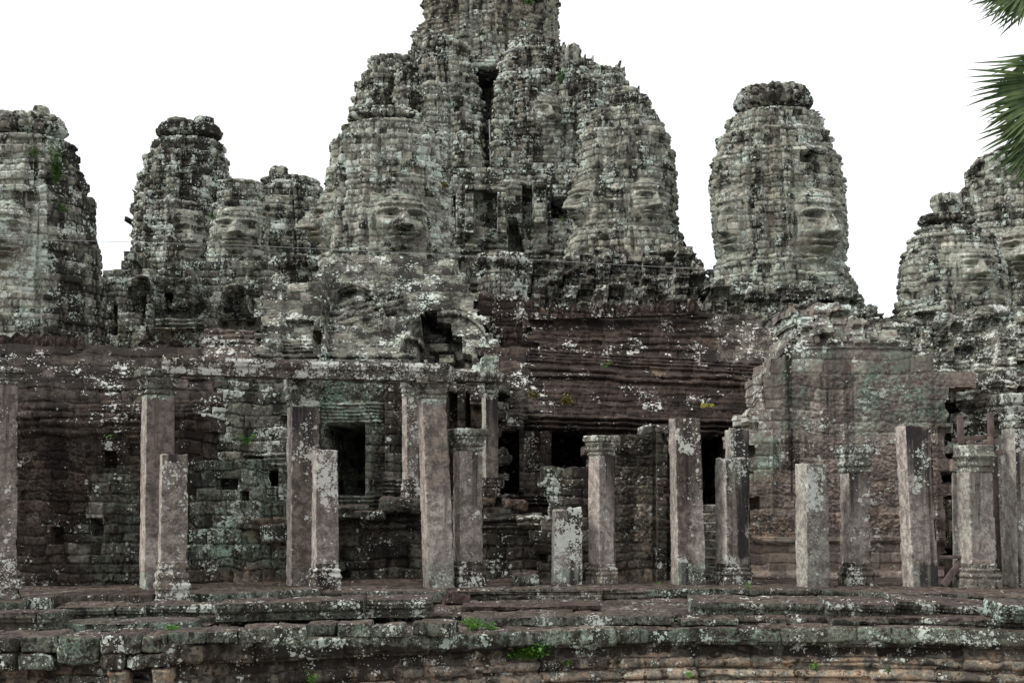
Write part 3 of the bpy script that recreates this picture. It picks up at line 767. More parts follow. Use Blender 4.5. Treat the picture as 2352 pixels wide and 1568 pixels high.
mass('temple_core', 'ragged grey core of the central sanctuary filling in behind and between its bundled shafts', 'tower core',
     [(786, 640), (798, 400), (806, 300), (812, 262), (822, 222), (836, 180), (852, 168), (886, 166), (888, 144), (938, 138), (944, 98), (980, 90), (1290, 92), (1298, 150), (1336, 152), (1342, 148), (1370, 150), (1374, 160), (1430, 166), (1440, 205), (1470, 230), (1492, 250), (1510, 285), (1530, 330), (1545, 400), (1555, 640)], 60, 108,
     base=dict(FAR), ch=12, bw=20, thick=8, mat=M_far, amp=2.2, feats=[chunks(24, 62, 2.0, 3), rect(1090, 100, 1150, 640, -3)])
for k_, (lb_, xl_, xr_, yt_, Yd_) in enumerate([('squat shaft at the outer left of the central sanctuary above the petalled ring', 842, 905, 176, 55), ('short shaft between the left shoulder and the slot', 905, 962, 150, 54.5),
        ('short pilaster shaft under the left of the dark slot', 1040, 1106, 282, 50), ('shaft standing left of the small high face', 1132, 1180, 190, 51), ('narrow shaft right of the small high face with a green bush', 1286, 1330, 150, 53),
        ('stubby shaft behind the centre-right face tower top', 1330, 1392, 190, 52), ('outermost right shaft of the central sanctuary', 1376, 1440, 176, 54)]):
    w_ = xr_-xl_
    tower('stone_tower', lb_, Yd_, [(yt_, xl_+w_*.15, xr_-w_*.18), (yt_+16, xl_+w_*.05, xr_-w_*.08), (yt_+60, xl_, xr_), (yt_+170, xl_-w_*.08, xr_+w_*.08), (640, xl_-w_*.12, xr_+w_*.12)], 150+k_,
          th0=12+9*k_, base=FAR, ch=12, bw=18, amp=2.2, jit=5, mat=M_far, sq=3.4)
mass('temple_core', 'dark broken masonry rising between the towers at the left', 'tower core',
     [(300, 660), (304, 560), (320, 470), (345, 420), (500, 410), (535, 445), (600, 440), (640, 432), (740, 438), (760, 660)], 51, 109, base=dict(FAR, d=.62), ch=13, bw=22, thick=1.5, mat=M_far, amp=2.2, feats=[chunks(26, 55, 2.2, 5)])
mass('temple_core', 'broad ragged flank rising to the right edge behind the lower right-edge tower', 'tower core',
     [(2150, 780), (2160, 560), (2206, 520), (2214, 440), (2242, 408), (2240, 378), (2278, 370), (2300, 352), (2430, 338), (2430, 780)], 44.5, 119, base=dict(FAR, d=.5), ch=14, bw=24, thick=.8, mat=M_tower, amp=2.4, feats=[chunks(30, 48, 1.4, 7)])
# bridging lintel above the slot and the slot's dark shaft behind it
mass('stone_tower', 'stone lintel and recessed wall bridging the dark slot high on the central tower', 'tower wall', [(1075, 128), (1165, 128), (1165, 640), (1075, 640)], 56, 106,
     feats=[rect(1094, 165, 1143, 205, -4), quadr([(1094, 200), (1143, 200), (1130, 268), (1117, 268)], -4), rect(1080, 140, 1160, 150, .3), rect(1084, 152, 1152, 163, .5)],
     base=FAR, ch=12, bw=20, mat=M_far, parts=[('window_slot', [(1092, 163), (1145, 163), (1143, 202), (1131, 270), (1116, 270), (1094, 202)])], thick=3, group=GT)
# front of the central massif below the shafts: pilasters, niches
mass('temple_wall', 'grey-green upper terrace wall with pilasters and blind windows under the central shafts', 'temple wall',
     [(985, 640), (985, 395), (1060, 392), (1062, 385), (1165, 388), (1170, 372), (1300, 375), (1320, 395), (1330, 640)], 47, 107,
     d0=lambda x, y: 0*x, base=dict(FAR, l=.5), ch=14, bw=23, mat=M_far, thick=4,
     feats=[rect(1068, 455, 1090, 545, .7), rect(1142, 450, 1164, 545, .7), rect(1068, 432, 1164, 446, .6), rect(1120, 462, 1132, 508, -.6), rect(1100, 458, 1138, 512, -.3), mould(1064, 545, 1168, 590, 3, .2),
            rect(1200, 428, 1222, 520, -.9), rect(1222, 430, 1252, 520, .5), mould(1220, 425, 1256, 440, 2, .4), rect(1266, 452, 1306, 500, -1.6), rect(1018, 440, 1046, 560, -.9),
            quadr([(1168, 500), (1185, 500), (1205, 580), (1168, 580)], -1.6), mould(1000, 575, 1320, 600, 2, .25)],
     parts=[('blind_window', (1098, 456, 1140, 514)), ('doorway', (1200, 428, 1222, 520)), ('doorway', (1266, 452, 1306, 500))])

# towers behind on the left
tower('stone_tower', 'tower with a double-knobbed lotus crown standing second from the left', 48,
      [(318, 385, 490), (328, 380, 497), (334, 376, 499), (335, 350, 519), (352, 345, 520), (375, 343, 522), (377, 333, 524), (398, 331, 533), (415, 318, 535), (450, 315, 536), (500, 307, 540), (560, 303, 550), (606, 301, 560), (640, 292, 560), (800, 280, 580)], 110,
      th0=30, faces=[(18, 600, 530, 42, .45)], base=dict(FAR, d=.62), ch=13, bw=25, crown=(366, 504, 286, 324), stubs=[(383, 430, 272, 292), (444, 493, 270, 292)], jit=4,
      cornices=[(395, 402, 3), (455, 462, 3)])
tower('stone_tower', 'low broken tower top with a single round knob between the second and the centre-left tower', 49,
      [(413, 622, 690), (425, 612, 712), (434, 603, 740), (436, 598, 748), (520, 596, 760), (600, 596, 770), (700, 590, 780)], 111,
      th0=-15, base=dict(FAR, d=.6), ch=13, bw=24, jit=4, stubs=[(619, 662, 383, 420)], faces=[(-30, 590, 510, 40)])
tower('stone_tower', 'small squat tower with a soft weathered face above a carved niche', 44,
      [(420, 532, 552), (430, 525, 556), (438, 505, 600), (470, 500, 604), (500, 492, 612), (560, 484, 612), (600, 478, 620), (640, 476, 625), (800, 470, 640)], 112,
      th0=8, faces=[(6, 582, 520, 47)], base=dict(FAR, d=.45, l=.55), ch=13, bw=24, jit=3)
tower('stone_tower', 'tall face tower cropped by the left edge with green creepers on its shoulder', 37,
      [(322, 0, 130), (333, -12, 137), (336, -35, 160), (345, -42, 167), (398, -46, 172), (404, -66, 190), (458, -72, 192), (462, -90, 206), (500, -94, 210), (545, -98, 214), (560, -104, 218), (640, -110, 223), (720, -112, 228), (820, -118, 235)], 113,
      th0=6, faces=[(2, 616, 528, 58), (-88, 616, 528, 50)], base=dict(FAR, d=.42, l=.6), zones=[(118, 330, 260, 800, 18, dict(d=.70, l=.38, b=.4)), (10, 600, 130, 660, 16, dict(l=.75))],
      ch=16, bw=32, crown=(-26, 144, 270, 322), stubs=[(74, 113, 245, 276)], jit=3)
# low connecting masonry between those towers
mass('temple_wall', 'dark mossy wall linking the leftmost tower to its neighbours', 'temple wall',
     [(190, 815), (196, 640), (226, 640), (226, 617), (282, 617), (284, 578), (296, 578), (298, 622), (330, 630), (420, 600), (500, 596), (610, 600), (640, 640), (660, 815)], 42, 114,
     base=dict(FAR, d=.55, l=.5), ch=17, bw=30, thick=4,
     feats=[arc(543, 722, 34, 62, 9, .35), mould(505, 722, 585, 740, 3, .3), carve(515, 680, 572, 722, 5, .25), rect(378, 672, 396, 720, -.9), rect(430, 620, 448, 700, .4), rect(372, 700, 440, 712, .4),
            rect(340, 640, 356, 770, .35), rect(600, 640, 612, 790, .3), rect(256, 700, 270, 770, -.5), mould(360, 730, 470, 760, 3, .3), arc(330, 700, 30, 60, 8, .3), carve(300, 640, 480, 720, 9, .25)],
     parts=[('carved_niche', (508, 655, 580, 742)), ('window_opening', (378, 672, 396, 720))])
# lotus turret between
tt = tower('stone_turret', 'low round lotus turret left of the centre-left face tower', 39,
      [(626, 640, 722), (640, 632, 730), (700, 625, 738), (760, 620, 745)], 115, base=dict(FAR, l=.65), ch=15, bw=26, crown=(624, 736, 592, 624), jit=2)
tt['category'] = 'turret'; del tt['group']

# centre-left face tower
tower('stone_tower', 'big lichen-spotted face tower left of centre, broad ring of petals across its top', 38,
      [(286, 812, 968), (290, 800, 972), (310, 786, 1000), (340, 776, 1018), (352, 760, 1022), (372, 754, 1028), (402, 753, 1034), (430, 748, 1040), (500, 745, 1042), (520, 741, 1043), (572, 742, 1045), (600, 737, 1048), (640, 728, 1062), (720, 715, 1085)], 120,
      th0=18, faces=[(16, 576, 500, 60), (-74, 576, 500, 56)], base=dict(FAR, l=.60, d=.42), zones=[(880, 430, 990, 600, 14, dict(l=.25, d=.45, b=.3)), (900, 340, 1045, 430, 20, dict(l=.85))],
      ch=14, bw=27, crown=(806, 965, 258, 288), jit=3, cornices=[(424, 432, 3)])
# centre-right face tower
tower('stone_tower', 'face tower right of centre showing one face in profile and one turned to the viewer', 43,
      [(222, 1402, 1488), (228, 1398, 1491), (248, 1366, 1493), (252, 1362, 1500), (272, 1354, 1508), (300, 1346, 1528), (320, 1336, 1532), (340, 1330, 1545), (370, 1325, 1548), (440, 1312, 1554), (520, 1312, 1557), (562, 1310, 1561), (572, 1296, 1578), (600, 1285, 1592), (640, 1270, 1620), (740, 1250, 1650)], 121,
      th0=24, faces=[(24, 518, 456, 46), (-66, 518, 462, 46, .8)], base=dict(FAR, l=.42, d=.42, w=.06), zones=[(1350, 540, 1460, 620, 16, dict(w=.4))],
      ch=13, bw=24, crown=(1398, 1492, 222, 250), stubs=[(1404, 1468, 204, 232)], jit=3.5, cornices=[(246, 256, 5), (318, 326, 3)], feats=[mould(1388, 430, 1428, 470, 3, .15)])
# right face tower
tower('stone_tower', 'free-standing face tower on the right with a complete petalled crown', 42,
      [(262, 1702, 1850), (268, 1692, 1868), (276, 1670, 1886), (300, 1664, 1892), (320, 1656, 1895), (328, 1648, 1908), (350, 1643, 1913), (378, 1641, 1915), (383, 1632, 1932), (412, 1629, 1935), (470, 1632, 1942), (520, 1634, 1947), (560, 1640, 1946), (600, 1648, 1940), (606, 1640, 1936), (620, 1630, 1942), (660, 1620, 1962), (720, 1598, 1990), (800, 1580, 2010)], 122,
      th0=25, faces=[(24, 604, 505, 62), (-60, 600, 500, 50, .62)], base=dict(FAR, l=.50, d=.40), zones=[(1620, 600, 1960, 760, 30, dict(g=.65, d=.38)), (1762, 300, 1785, 560, 6, dict(w=.35, b=.4, l=.2)), (1820, 540, 1880, 600, 10, dict(w=.3, d=.2, l=.1))],
      ch=14, bw=25, crown=(1692, 1858, 206, 264), jit=3, cornices=[(318, 326, 3), (376, 384, 3), (430, 440, 4)],
      feats=[rect(1838, 345, 1868, 372, -.8), rect(1752, 290, 1764, 320, .3)])
# far right group
tower('stone_tower', 'lower right-edge face tower with a small lotus knob on its left shoulder', 40,
      [(520, 2128, 2205), (528, 2118, 2232), (541, 2100, 2262), (575, 2086, 2282), (580, 2080, 2290), (620, 2071, 2300), (660, 2068, 2306), (740, 2066, 2312), (840, 2060, 2320)], 123,
      th0=12, faces=[(10, 672, 612, 44)], base=dict(FAR, d=.5), zones=[(2160, 720, 2320, 800, 20, dict(w=.3))], ch=14, bw=26, crown=(2114, 2232, 494, 520), stubs=[(2137, 2210, 448, 496)], jit=4)
tower('stone_tower', 'stepped tower at the right edge, partly behind the palm fronds', 45,
      [(346, 2296, 2420), (362, 2272, 2440), (376, 2240, 2460), (388, 2236, 2462), (404, 2240, 2466), (412, 2222, 2480), (440, 2216, 2484), (470, 2200, 2500), (540, 2192, 2510), (840, 2180, 2530)], 124,
      th0=30, faces=[(-20, 640, 570, 50)], base=dict(FAR, d=.45), ch=14, bw=26, jit=5, crown=(2292, 2420, 336, 352), cornices=[(376, 390, 5)])

# ------------------------------------------------------------------ middle masses
MID = dict(l=.40, d=.55, g=.4, b=.35)
mass('temple_wall', 'stacked mouldings and half-buried pediments at the foot of the centre-right face tower', 'temple wall',
     [(1020, 1250), (1045, 640), (1090, 600), (1215, 596), (1280, 585), (1400, 575), (1560, 560), (1580, 575), (1592, 600), (1622, 640), (1640, 1250)], 37, 130,
     base=dict(MID, w=.06), ch=15, bw=28, thick=4,
     feats=[arc(1340, 690, 70, 70, 9, .14, 0), chunks(36, 26, .8, 9), mould(1240, 640, 1440, 675, 3, .10), mould(1470, 615, 1600, 650, 3, .14), mould(1470, 660, 1622, 690, 2, .14), rect(1240, 680, 1262, 730, -.5), rect(1490, 690, 1505, 730, .4),
            rect(1385, 560, 1402, 610, .35), carve(1260, 600, 1620, 720, 8, .22), rect(1540, 700, 1570, 730, -.8), arc(1545, 640, 60, 50, 8, .12)],
     d0=lambda x, y: np.clip((730-y)/150, -.4, 1.2)*2.2)
lt = tower('stone_turret', 'round lotus turret in front of the central massif, above the roof crest', 35,
      [(620, 1104, 1200), (640, 1098, 1206), (700, 1092, 1212), (740, 1090, 1215)], 131, base=dict(MID, l=.6), ch=15, bw=27, crown=(1092, 1212, 585, 620), jit=2)
lt['category'] = 'turret'; del lt['group']
mass('temple_wall', 'stepped grey base spreading below the free-standing right tower', 'temple wall',
     [(1580, 850), (1600, 715), (1618, 700), (1630, 650), (1660, 640), (1940, 640), (1955, 662), (1985, 684), (2005, 706), (2030, 720), (2035, 730), (2058, 735), (2062, 850)], 35, 132,
     base=dict(MID, g=.55), ch=16, bw=28, thick=4, feats=[arc(1890, 780, 95, 90, 10, .15, 0), chunks(40, 30, .7, 10), mould(1640, 690, 1760, 720, 3, .1), mould(1600, 760, 1790, 800, 4, .14), rect(1725, 740, 1760, 780, -.4), carve(1640, 660, 2050, 780, 10, .2)],
     d0=lambda x, y: (850-y)/200*2.5, zones=[(1640, 700, 1720, 800, 20, dict(b=.8, l=.2))])
mass('temple_wall', 'pale broken masonry spreading below the right edge towers', 'temple wall',
     [(2035, 900), (2035, 735), (2075, 722), (2180, 718), (2240, 705), (2420, 700), (2420, 900)], 33, 133,
     base=dict(MID, l=.62, d=.42), ch=17, bw=30, thick=4, feats=[chunks(44, 30, .6, 11), mould(2060, 830, 2400, 860, 3, .14, -.03), arc(2270, 800, 120, 75, 9, .14), carve(2060, 740, 2350, 830, 12, .22)],
     d0=lambda x, y: (900-y)/200*3, zones=[(2140, 745, 2260, 800, 26, dict(b=.8, l=.25)), (2280, 730, 2400, 800, 20, dict(w=.2, l=.8))])

# gallery roof, right of centre (two tiers) and its wall with dark doorways
BR = dict(l=.14, d=.47, g=.02, b=.95, t=.8)
def roofd(x, y): return np.where(y < 800, 1.5+(800-y)/100*.8, np.where(y < 862, .9+(862-y)/62*.6, np.where(y < 958, (958-y)/96*.8, 0.)))
gal = mass('roofed_gallery', 'long gallery with two tiers of dark red-brown vaulted roof and black doorways', 'gallery',
     [(1110, 1345), (1110, 790), (1212, 790), (1212, 724), (1400, 722), (1600, 712), (1700, 712), (1790, 760), (1790, 1345)], 26.5, 140, d0=roofd,
     base=BR, ch=19, bw=38, thick=3, slope=-.03, amp=1.6,
     feats=[mould(1212, 728, 1600, 800, 5, .08, .02), mould(1212, 800, 1760, 830, 4, .09, .06), mould(1212, 838, 1760, 866, 2, .15, .05), mould(1212, 872, 1740, 950, 5, .06, .03),
            mould(1212, 950, 1760, 985, 3, .22, .03), rect(1268, 992, 1346, 1085, -2.5), rect(1612, 1002, 1660, 1160, -2.5), rect(1606, 996, 1666, 1002, .1), rect(1143, 990, 1191, 1131, -2.5),
            rect(1191, 985, 1204, 1131, .12), mould(1143, 930, 1240, 985, 6, .07), rect(1240, 990, 1264, 1180, .15), mould(1150, 1135, 1262, 1160, 3, .12)],
     parts=[('doorway', (1268, 992, 1346, 1085)), ('doorway', (1612, 1002, 1660, 1160)), ('doorway', (1143, 990, 1191, 1131)), ('roof', [(1150, 700), (1800, 700), (1800, 948), (1212, 948), (1212, 866), (1150, 866)])],
     zones=[(1140, 860, 1230, 1160, 18, dict(b=.35, l=.35, d=.6)), (1640, 700, 1790, 830, 24, dict(b=.4, l=.4)), (1270, 796, 1276, 802, 3, dict(w=1))])
crest(gal, [(1212, 729), (1400, 727), (1600, 716)], 28.2, 141, h=32, pitch=23, base=dict(BR, l=.25, t=1.1), mat=M_wall)
mass('roof_crest_wall', 'small brown ridge wall between the lotus turret and the roof crest', 'ridge wall', [(1088, 790), (1090, 676), (1110, 672), (1125, 680), (1160, 676), (1212, 690), (1212, 790)], 30.6, 142,
     base=dict(BR, l=.3), ch=15, bw=28, thick=2, feats=[arc(1199, 780, 14, 50, 5, .1)])
gal2 = mass('roofed_gallery', 'dark wall and vaulted roof at the left edge, coursed black-brown blocks with a toothed ridge', 'gallery',
     [(-50, 1375), (-50, 792), (190, 790), (460, 806), (462, 850), (505, 880), (505, 960), (478, 985), (478, 1000), (462, 1020), (458, 1060), (450, 1375)], lambda x: 21.3 + (x/450)*1.0, 143,
     d0=lambda x, y: np.where(y < 958, 1.2*((958-np.minimum(y, 958))/160)**1.5, 0), base=dict(BR, d=.46, b=1., l=.15, g=.12, t=.95), ch=26, bw=44, thick=1.2, slope=-.01, amp=2.3, gap=1.9, gd=4.4, miss=.03,
     feats=[mould(-50, 800, 460, 960, 8, .035), mould(-50, 960, 330, 1000, 2, .07), carve(45, 1010, 210, 1200, 11, .07), rect(235, 1035, 268, 1075, -.35), rect(115, 1210, 145, 1250, -.25), rect(205, 1190, 235, 1230, -.25), rect(300, 1000, 320, 1020, .12)],
     zones=[(-80, 770, 480, 830, 12, dict(l=.08, d=.6, b=1, t=.7)), (-50, 820, 470, 900, 30, dict(l=.2, d=.62, b=.8)), (180, 840, 330, 1000, 60, dict(l=.36)), (200, 1080, 330, 1340, 40, dict(g=.5)), (200, 1150, 240, 1190, 4, dict(d=.0, b=.0, l=0, g=.2)), (160, 1250, 205, 1290, 3, dict(d=.0, b=.0, g=.2)), (-50, 1000, 200, 1200, 40, dict(l=.08))],
     parts=[('roof', (-60, 700, 520, 956))])
crest(gal2, [(-45, 796), (190, 797)], 22.8, 144, h=32, pitch=33, base=dict(BR, l=.1, d=.4, t=1.), mat=M_wall)
crest(gal2, [(312, 806), (425, 808)], 23.5, 145, h=26, pitch=37, base=dict(BR, l=.2), mat=M_wall)
# ruined side wall with blocks missing
mass('ruined_wall', 'greenish ruined block wall with open joints and a small square window, between the first tall pillars', 'wall',
     [(402, 1365), (405, 1062), (430, 1048), (470, 1062), (505, 1052), (560, 1062), (578, 1078), (592, 1120), (608, 1150), (664, 1160), (700, 1240), (780, 1250), (780, 1365)], lambda x: 22.2+(x-400)/400*.6, 150,
     base=dict(l=.28, d=.44, g=.75, b=.85, t=1.05), ch=29, bw=46, thick=1.2, amp=2.8, gap=2.0, gd=5, miss=.03,
     feats=[rect(498, 1098, 545, 1124, -.5), rect(553, 1128, 572, 1148, -.6)], zones=[(560, 1180, 650, 1250, 20, dict(w=.5, g=.2)), (400, 1300, 700, 1365, 26, dict(g=.2, b=.8)), (480, 1200, 580, 1290, 20, dict(g=1, d=.3)), (490, 1315, 640, 1352, 12, dict(w=.35))])
mass('ruined_wall', 'lichen-flecked side wall of the central pavilion with a ragged gap and one small window', 'wall',
     [(478, 1170), (440, 1060), (440, 985), (482, 978), (488, 948), (500, 940), (480, 900), (482, 862), (520, 850), (672, 850), (672, 1170)], 24.6, 151,
     base=dict(l=.52, d=.45, g=.45, b=.25), ch=24, bw=44, thick=1.5, amp=2.2,
     feats=[rect(594, 1080, 641, 1148, -1.8), rect(641, 1074, 652, 1150, .08), mould(560, 1040, 672, 1072, 3, .12), quadr([(455, 990), (480, 968), (482, 1056), (462, 1062)], -1.6), rect(440, 1060, 480, 1075, .15)],
     parts=[('window_opening', (594, 1080, 641, 1148))], zones=[(480, 860, 520, 1000, 10, dict(l=.85)), (540, 850, 672, 940, 30, dict(g=.6, l=.5))])
# central pavilion: door bay and pilasters
mass('temple_pavilion', 'mint-green central pavilion bay with a wide black doorway behind the leaning lintels', 'pavilion',
     [(655, 1345), (655, 850), (940, 850), (1150, 850), (1150, 1175), (1150, 1345)], 25.8, 152,
     base=dict(l=.25, d=.45, g=.6, b=.4), ch=22, bw=40, thick=2, amp=1.4, miss=.005,
     feats=[rect(749, 975, 840, 1137, -2.6), rect(840, 968, 856, 1137, .10), rect(738, 968, 749, 1137, .10), mould(738, 925, 880, 972, 6, .09), mould(735, 1137, 900, 1172, 4, .14), carve(738, 860, 900, 925, 5, .10),
            rect(884, 870, 905, 1150, .14), rect(905, 870, 918, 1150, .02), mould(880, 1098, 925, 1135, 4, .12), rect(1030, 900, 1048, 1140, -.6), rect(1048, 875, 1068, 1140, -.2), rect(1068, 900, 1078, 1140, -.8), rect(1078, 930, 1108, 1140, -.35),
            rect(962, 860, 1110, 880, -.3), carve(858, 985, 884, 1130, 5, .1)],
     parts=[('doorway', (749, 975, 840, 1137))], zones=[(735, 850, 885, 980, 14, dict(g=.9, d=.25, l=.34)), (880, 850, 1150, 1345, 10, dict(g=.1, b=.8, l=.2, d=.38)), (1075, 990, 1108, 1010, 4, dict(w=.8, d=.1)), (860, 1000, 920, 1150, 10, dict(b=.5, g=.2)), (1078, 930, 1110, 1130, 6, dict(w=.4, d=.25))])
# low dark podium in front
mass('podium_wall', 'low dark podium wall of large blocks below the central doorways', 'wall',
     [(690, 1355), (690, 1215), (770, 1170), (820, 1162), (830, 1172), (880, 1168), (900, 1150), (950, 1150), (1000, 1170), (1110, 1172), (1200, 1162), (1262, 1168), (1270, 1355)], 23.4, 153,
     base=dict(l=.2, d=.48, g=.3, b=.9), ch=27, bw=50, thick=1.2, amp=2.8, gap=1.9, gd=4.6, miss=.03,
     feats=[mould(690, 1185, 1270, 1215, 2, .10)], zones=[(1080, 1200, 1150, 1240, 16, dict(w=.3, b=.7)), (1160, 1300, 1250, 1355, 16, dict(w=.15))])
# pediment and roof of the central pavilion
def pedd(x, y): return (862-y)/200*3.2
mass('temple_roof', 'lichen-covered pediment and broken corbelled gable over the central pavilion', 'roof',
     [(596, 872), (594, 700), (604, 662), (640, 650), (728, 640), (740, 610), (775, 596), (860, 590), (985, 588), (1040, 600), (1062, 640), (1085, 668), (1090, 700), (1110, 735), (1128, 780), (1142, 812), (1144, 880), (940, 880)], 27.6, 154,
     d0=pedd, base=dict(l=.38, d=.54, g=.5, b=.3), ch=17, bw=33, thick=3, amp=2.2,
     feats=[arc(1035, 840, 108, 130, 22, .16, 0), quadr([(966, 724), (975, 724), (975, 718), (1002, 718), (1004, 740), (1034, 743), (1038, 770), (1060, 773), (1060, 810), (1084, 816), (1084, 846), (956, 848), (956, 792), (966, 788)], -1.2), rect(980, 778, 1026, 800, .5), rect(1004, 804, 1040, 826, .45), rect(966, 806, 992, 830, .4), rect(930, 782, 960, 796, -.3),
            rect(655, 735, 720, 752, -.25), rect(720, 760, 742, 790, -.5), rect(640, 645, 652, 850, .2), rect(742, 650, 752, 850, .25), mould(650, 780, 720, 810, 4, .15), arc(815, 760, 70, 100, 10, .25),
            carve(760, 640, 940, 760, 8, .12), mould(745, 700, 930, 760, 4, .12, -.25), mould(596, 812, 960, 850, 3, .2)],
     zones=[(730, 640, 820, 690, 16, dict(b=.9, l=.25)), (595, 640, 640, 700, 16, dict(b=.5)), (740, 820, 950, 880, 20, dict(g=.9, l=.3)), (950, 720, 1080, 850, 8, dict(l=.15, d=.55, b=.4))],
     parts=[('broken_gable', [(905, 880), (915, 800), (950, 730), (1000, 700), (1070, 700), (1115, 745), (1150, 880)])])
# brown block roof fragment at 590 x 760
mass('roof_fragment', 'short brown vaulted roof fragment between the left roof ridge and the central pediment', 'roof', [(440, 1060), (462, 792), (470, 752), (600, 750), (640, 880), (640, 1060)], 28.5, 155,
     base=dict(BR, l=.45, b=.7), ch=20, bw=34, thick=2, d0=lambda x, y: (880-y)/130*2.0, feats=[mould(470, 756, 600, 790, 3, .12)])
# ruined carved wall in front of the gallery
mass('ruined_wall', 'dark carved stub of wall stepping up to the right, pale pilaster at its end', 'wall',
     [(1246, 1355), (1246, 1120), (1256, 1108), (1262, 1062), (1300, 1058), (1336, 1058), (1342, 1030), (1410, 1026), (1425, 990), (1470, 986), (1482, 962), (1534, 962), (1546, 1355)], 22.9, 160,
     base=dict(l=.2, d=.42, g=.25, b=.9), ch=25, bw=46, thick=1.3, amp=1.7,
     feats=[carve(1425, 1000, 1500, 1250, 8, .08), rect(1500, 980, 1508, 1340, -.08), rect(1508, 980, 1533, 1340, .06), rect(1533, 980, 1537, 1340, -.05), carve(1410, 1195, 1500, 1240, 7, .06)],
     zones=[(1246, 1060, 1290, 1180, 14, dict(l=.8, g=.5)), (1455, 1100, 1500, 1320, 12, dict(w=.35, d=.3, b=.4)), (1400, 1250, 1500, 1355, 14, dict(w=.3, d=.35)), (1470, 960, 1540, 990, 10, dict(l=.8))])
# right relief wing
mass('relief_wall', 'broad wall of carved battle reliefs, mint-green above and brown below, white stepped left edge', 'wall',
     [(1702, 1360), (1712, 1080), (1712, 985), (1728, 930), (1742, 900), (1752, 862), (1778, 835), (1784, 800), (1798, 772), (1816, 745), (1838, 712), (1866, 694), (1925, 690), (1968, 704), (2004, 722), (2040, 742), (2062, 768), (2070, 800), (2112, 802), (2150, 850), (2215, 850), (2215, 880), (2185, 884), (2186, 1360)], 23.5, 161, d0=lambda x, y: np.clip((815-y)/100, 0, 1.3)**1.7*1.2,
     base=dict(l=.12, d=.36, g=.06, b=.3, w=.05, pb=.08), mat=M_relief, ch=27, bw=52, thick=1.8, amp=.55, miss=.004, gd=1.8, rough=.45,
     feats=[lambda x, y, s: chunks(40, 26, .5, 12)(x, y, s)*(y < 790), carve(1780, 1010, 2170, 1170, 8, .05), carve(1726, 1100, 1900, 1180, 9, .025), carve(1724, 1180, 2170, 1232, 7, .055), mould(1850, 780, 2110, 802, 3, .06), carve(1790, 850, 2175, 1000, 12, .045), rect(2092, 806, 2112, 812, -.8),
            mould(1726, 1232, 2180, 1250, 1, .06), mould(1722, 1310, 2180, 1360, 2, .12), rect(1770, 985, 1776, 1180, .05), rect(1816, 985, 1822, 1150, -.05), rect(2155, 980, 2185, 1300, -.12), rect(1745, 1350, 2000, 1362, .15)],
     zones=[(1700, 830, 1790, 1010, 16, dict(l=.95, g=.3, d=.25)), (1790, 775, 2200, 1000, 60, dict(g=.72, d=.42, l=.22, w=0)), (1700, 640, 2120, 800, 26, dict(g=.6, b=.3, l=.5, d=.55, t=.75)), (1700, 990, 1790, 1100, 16, dict(g=.8, l=.3)), (1850, 850, 1960, 1000, 30, dict(g=.35, d=.5)), (1780, 1010, 1850, 1090, 16, dict(d=.62)),
            (1720, 1180, 1830, 1232, 8, dict(w=.85, d=.1)), (1724, 1240, 1860, 1310, 14, dict(w=.45, b=.1, d=.15)), (1780, 1225, 1900, 1350, 20, dict(g=.3)), (1900, 1170, 2060, 1220, 12, dict(w=.6)), (2130, 1240, 2180, 1300, 12, dict(w=.5, d=.5))],
     parts=[('relief_panel', (1722, 1178, 2178, 1234))])
mass('ruined_wall', 'weathered gable end with layered pale stones at the right edge', 'wall',
     [(2176, 1360), (2178, 985), (2184, 940), (2190, 905), (2230, 880), (2260, 868), (2300, 858), (2420, 850), (2420, 1360)], 24.3, 162,
     base=dict(l=.4, d=.52, g=.3, b=.5, t=.85), ch=22, bw=40, thick=1.8, amp=1.8,
     feats=[arc(2290, 1010, 105, 130, 14, .14, 0), mould(2190, 900, 2420, 985, 6, .10, -.12), rect(2185, 1150, 2215, 1290, -.3)],
     zones=[(2180, 860, 2420, 960, 30, dict(l=.72, g=.2, b=.1)), (2180, 980, 2200, 1300, 6, dict(g=.6)), (2176, 1050, 2186, 1180, 4, dict(w=.6))])
# step flight seen in the narrow doorway
st = empty('stone_steps', (3.2, 23.6, 0), 'narrow flight of worn steps seen below the right-hand dark doorway', 'steps')
for i, yy in enumerate(range(1158, 1340, 20)):
    Yi = 26.0 - i*.32; x, _, z = ray(1632, yy+10, Yi)
    rock('step', None, None, (float(x), Yi, float(z)), (.46, .7, .15), (0, 0, i % 3-1), .02, .018, 300+i, dict(l=.35, g=.3, d=.4), M_wall, parent=st)

# ------------------------------------------------------------------ terrace
TB = dict(l=.18, d=.44, g=.38, b=1.)
def pth(pts, z): return [tuple(float(v) for v in (lambda Y: (ray(x, y, Y)[0], Y))(Yat(y, z))) for x, y in pts]
ter = empty('stone_terrace', (0, 18, -.9), 'long stepped stone terrace with moulded orange-stained plinth in the foreground', 'terrace')
ZB, ZC = -.13, -.22
pA = pth([(-140, 1373), (60, 1370), (352, 1366), (600, 1362), (1000, 1357), (1640, 1353), (2100, 1361), (2500, 1375)], 0)
pB = pth([(-140, 1420), (400, 1417), (950, 1412), (1050, 1412), (1600, 1413), (2100, 1418), (2500, 1430)], ZB)
pC = pth([(-140, 1466), (380, 1479), (1000, 1457), (1350, 1442), (1640, 1438), (2100, 1441), (2500, 1452)], ZC)
sweep('upper_step', pA, [(-14, 0), (-.6, 0.0), (0, 0), (.012, -.012), (.012, -.045), (-.02, -.055), (-.02, -.065), (.01, -.08), (.01, -.13), (-.05, -.14)], 201, ter, TB, ch=.32, bw=.95)
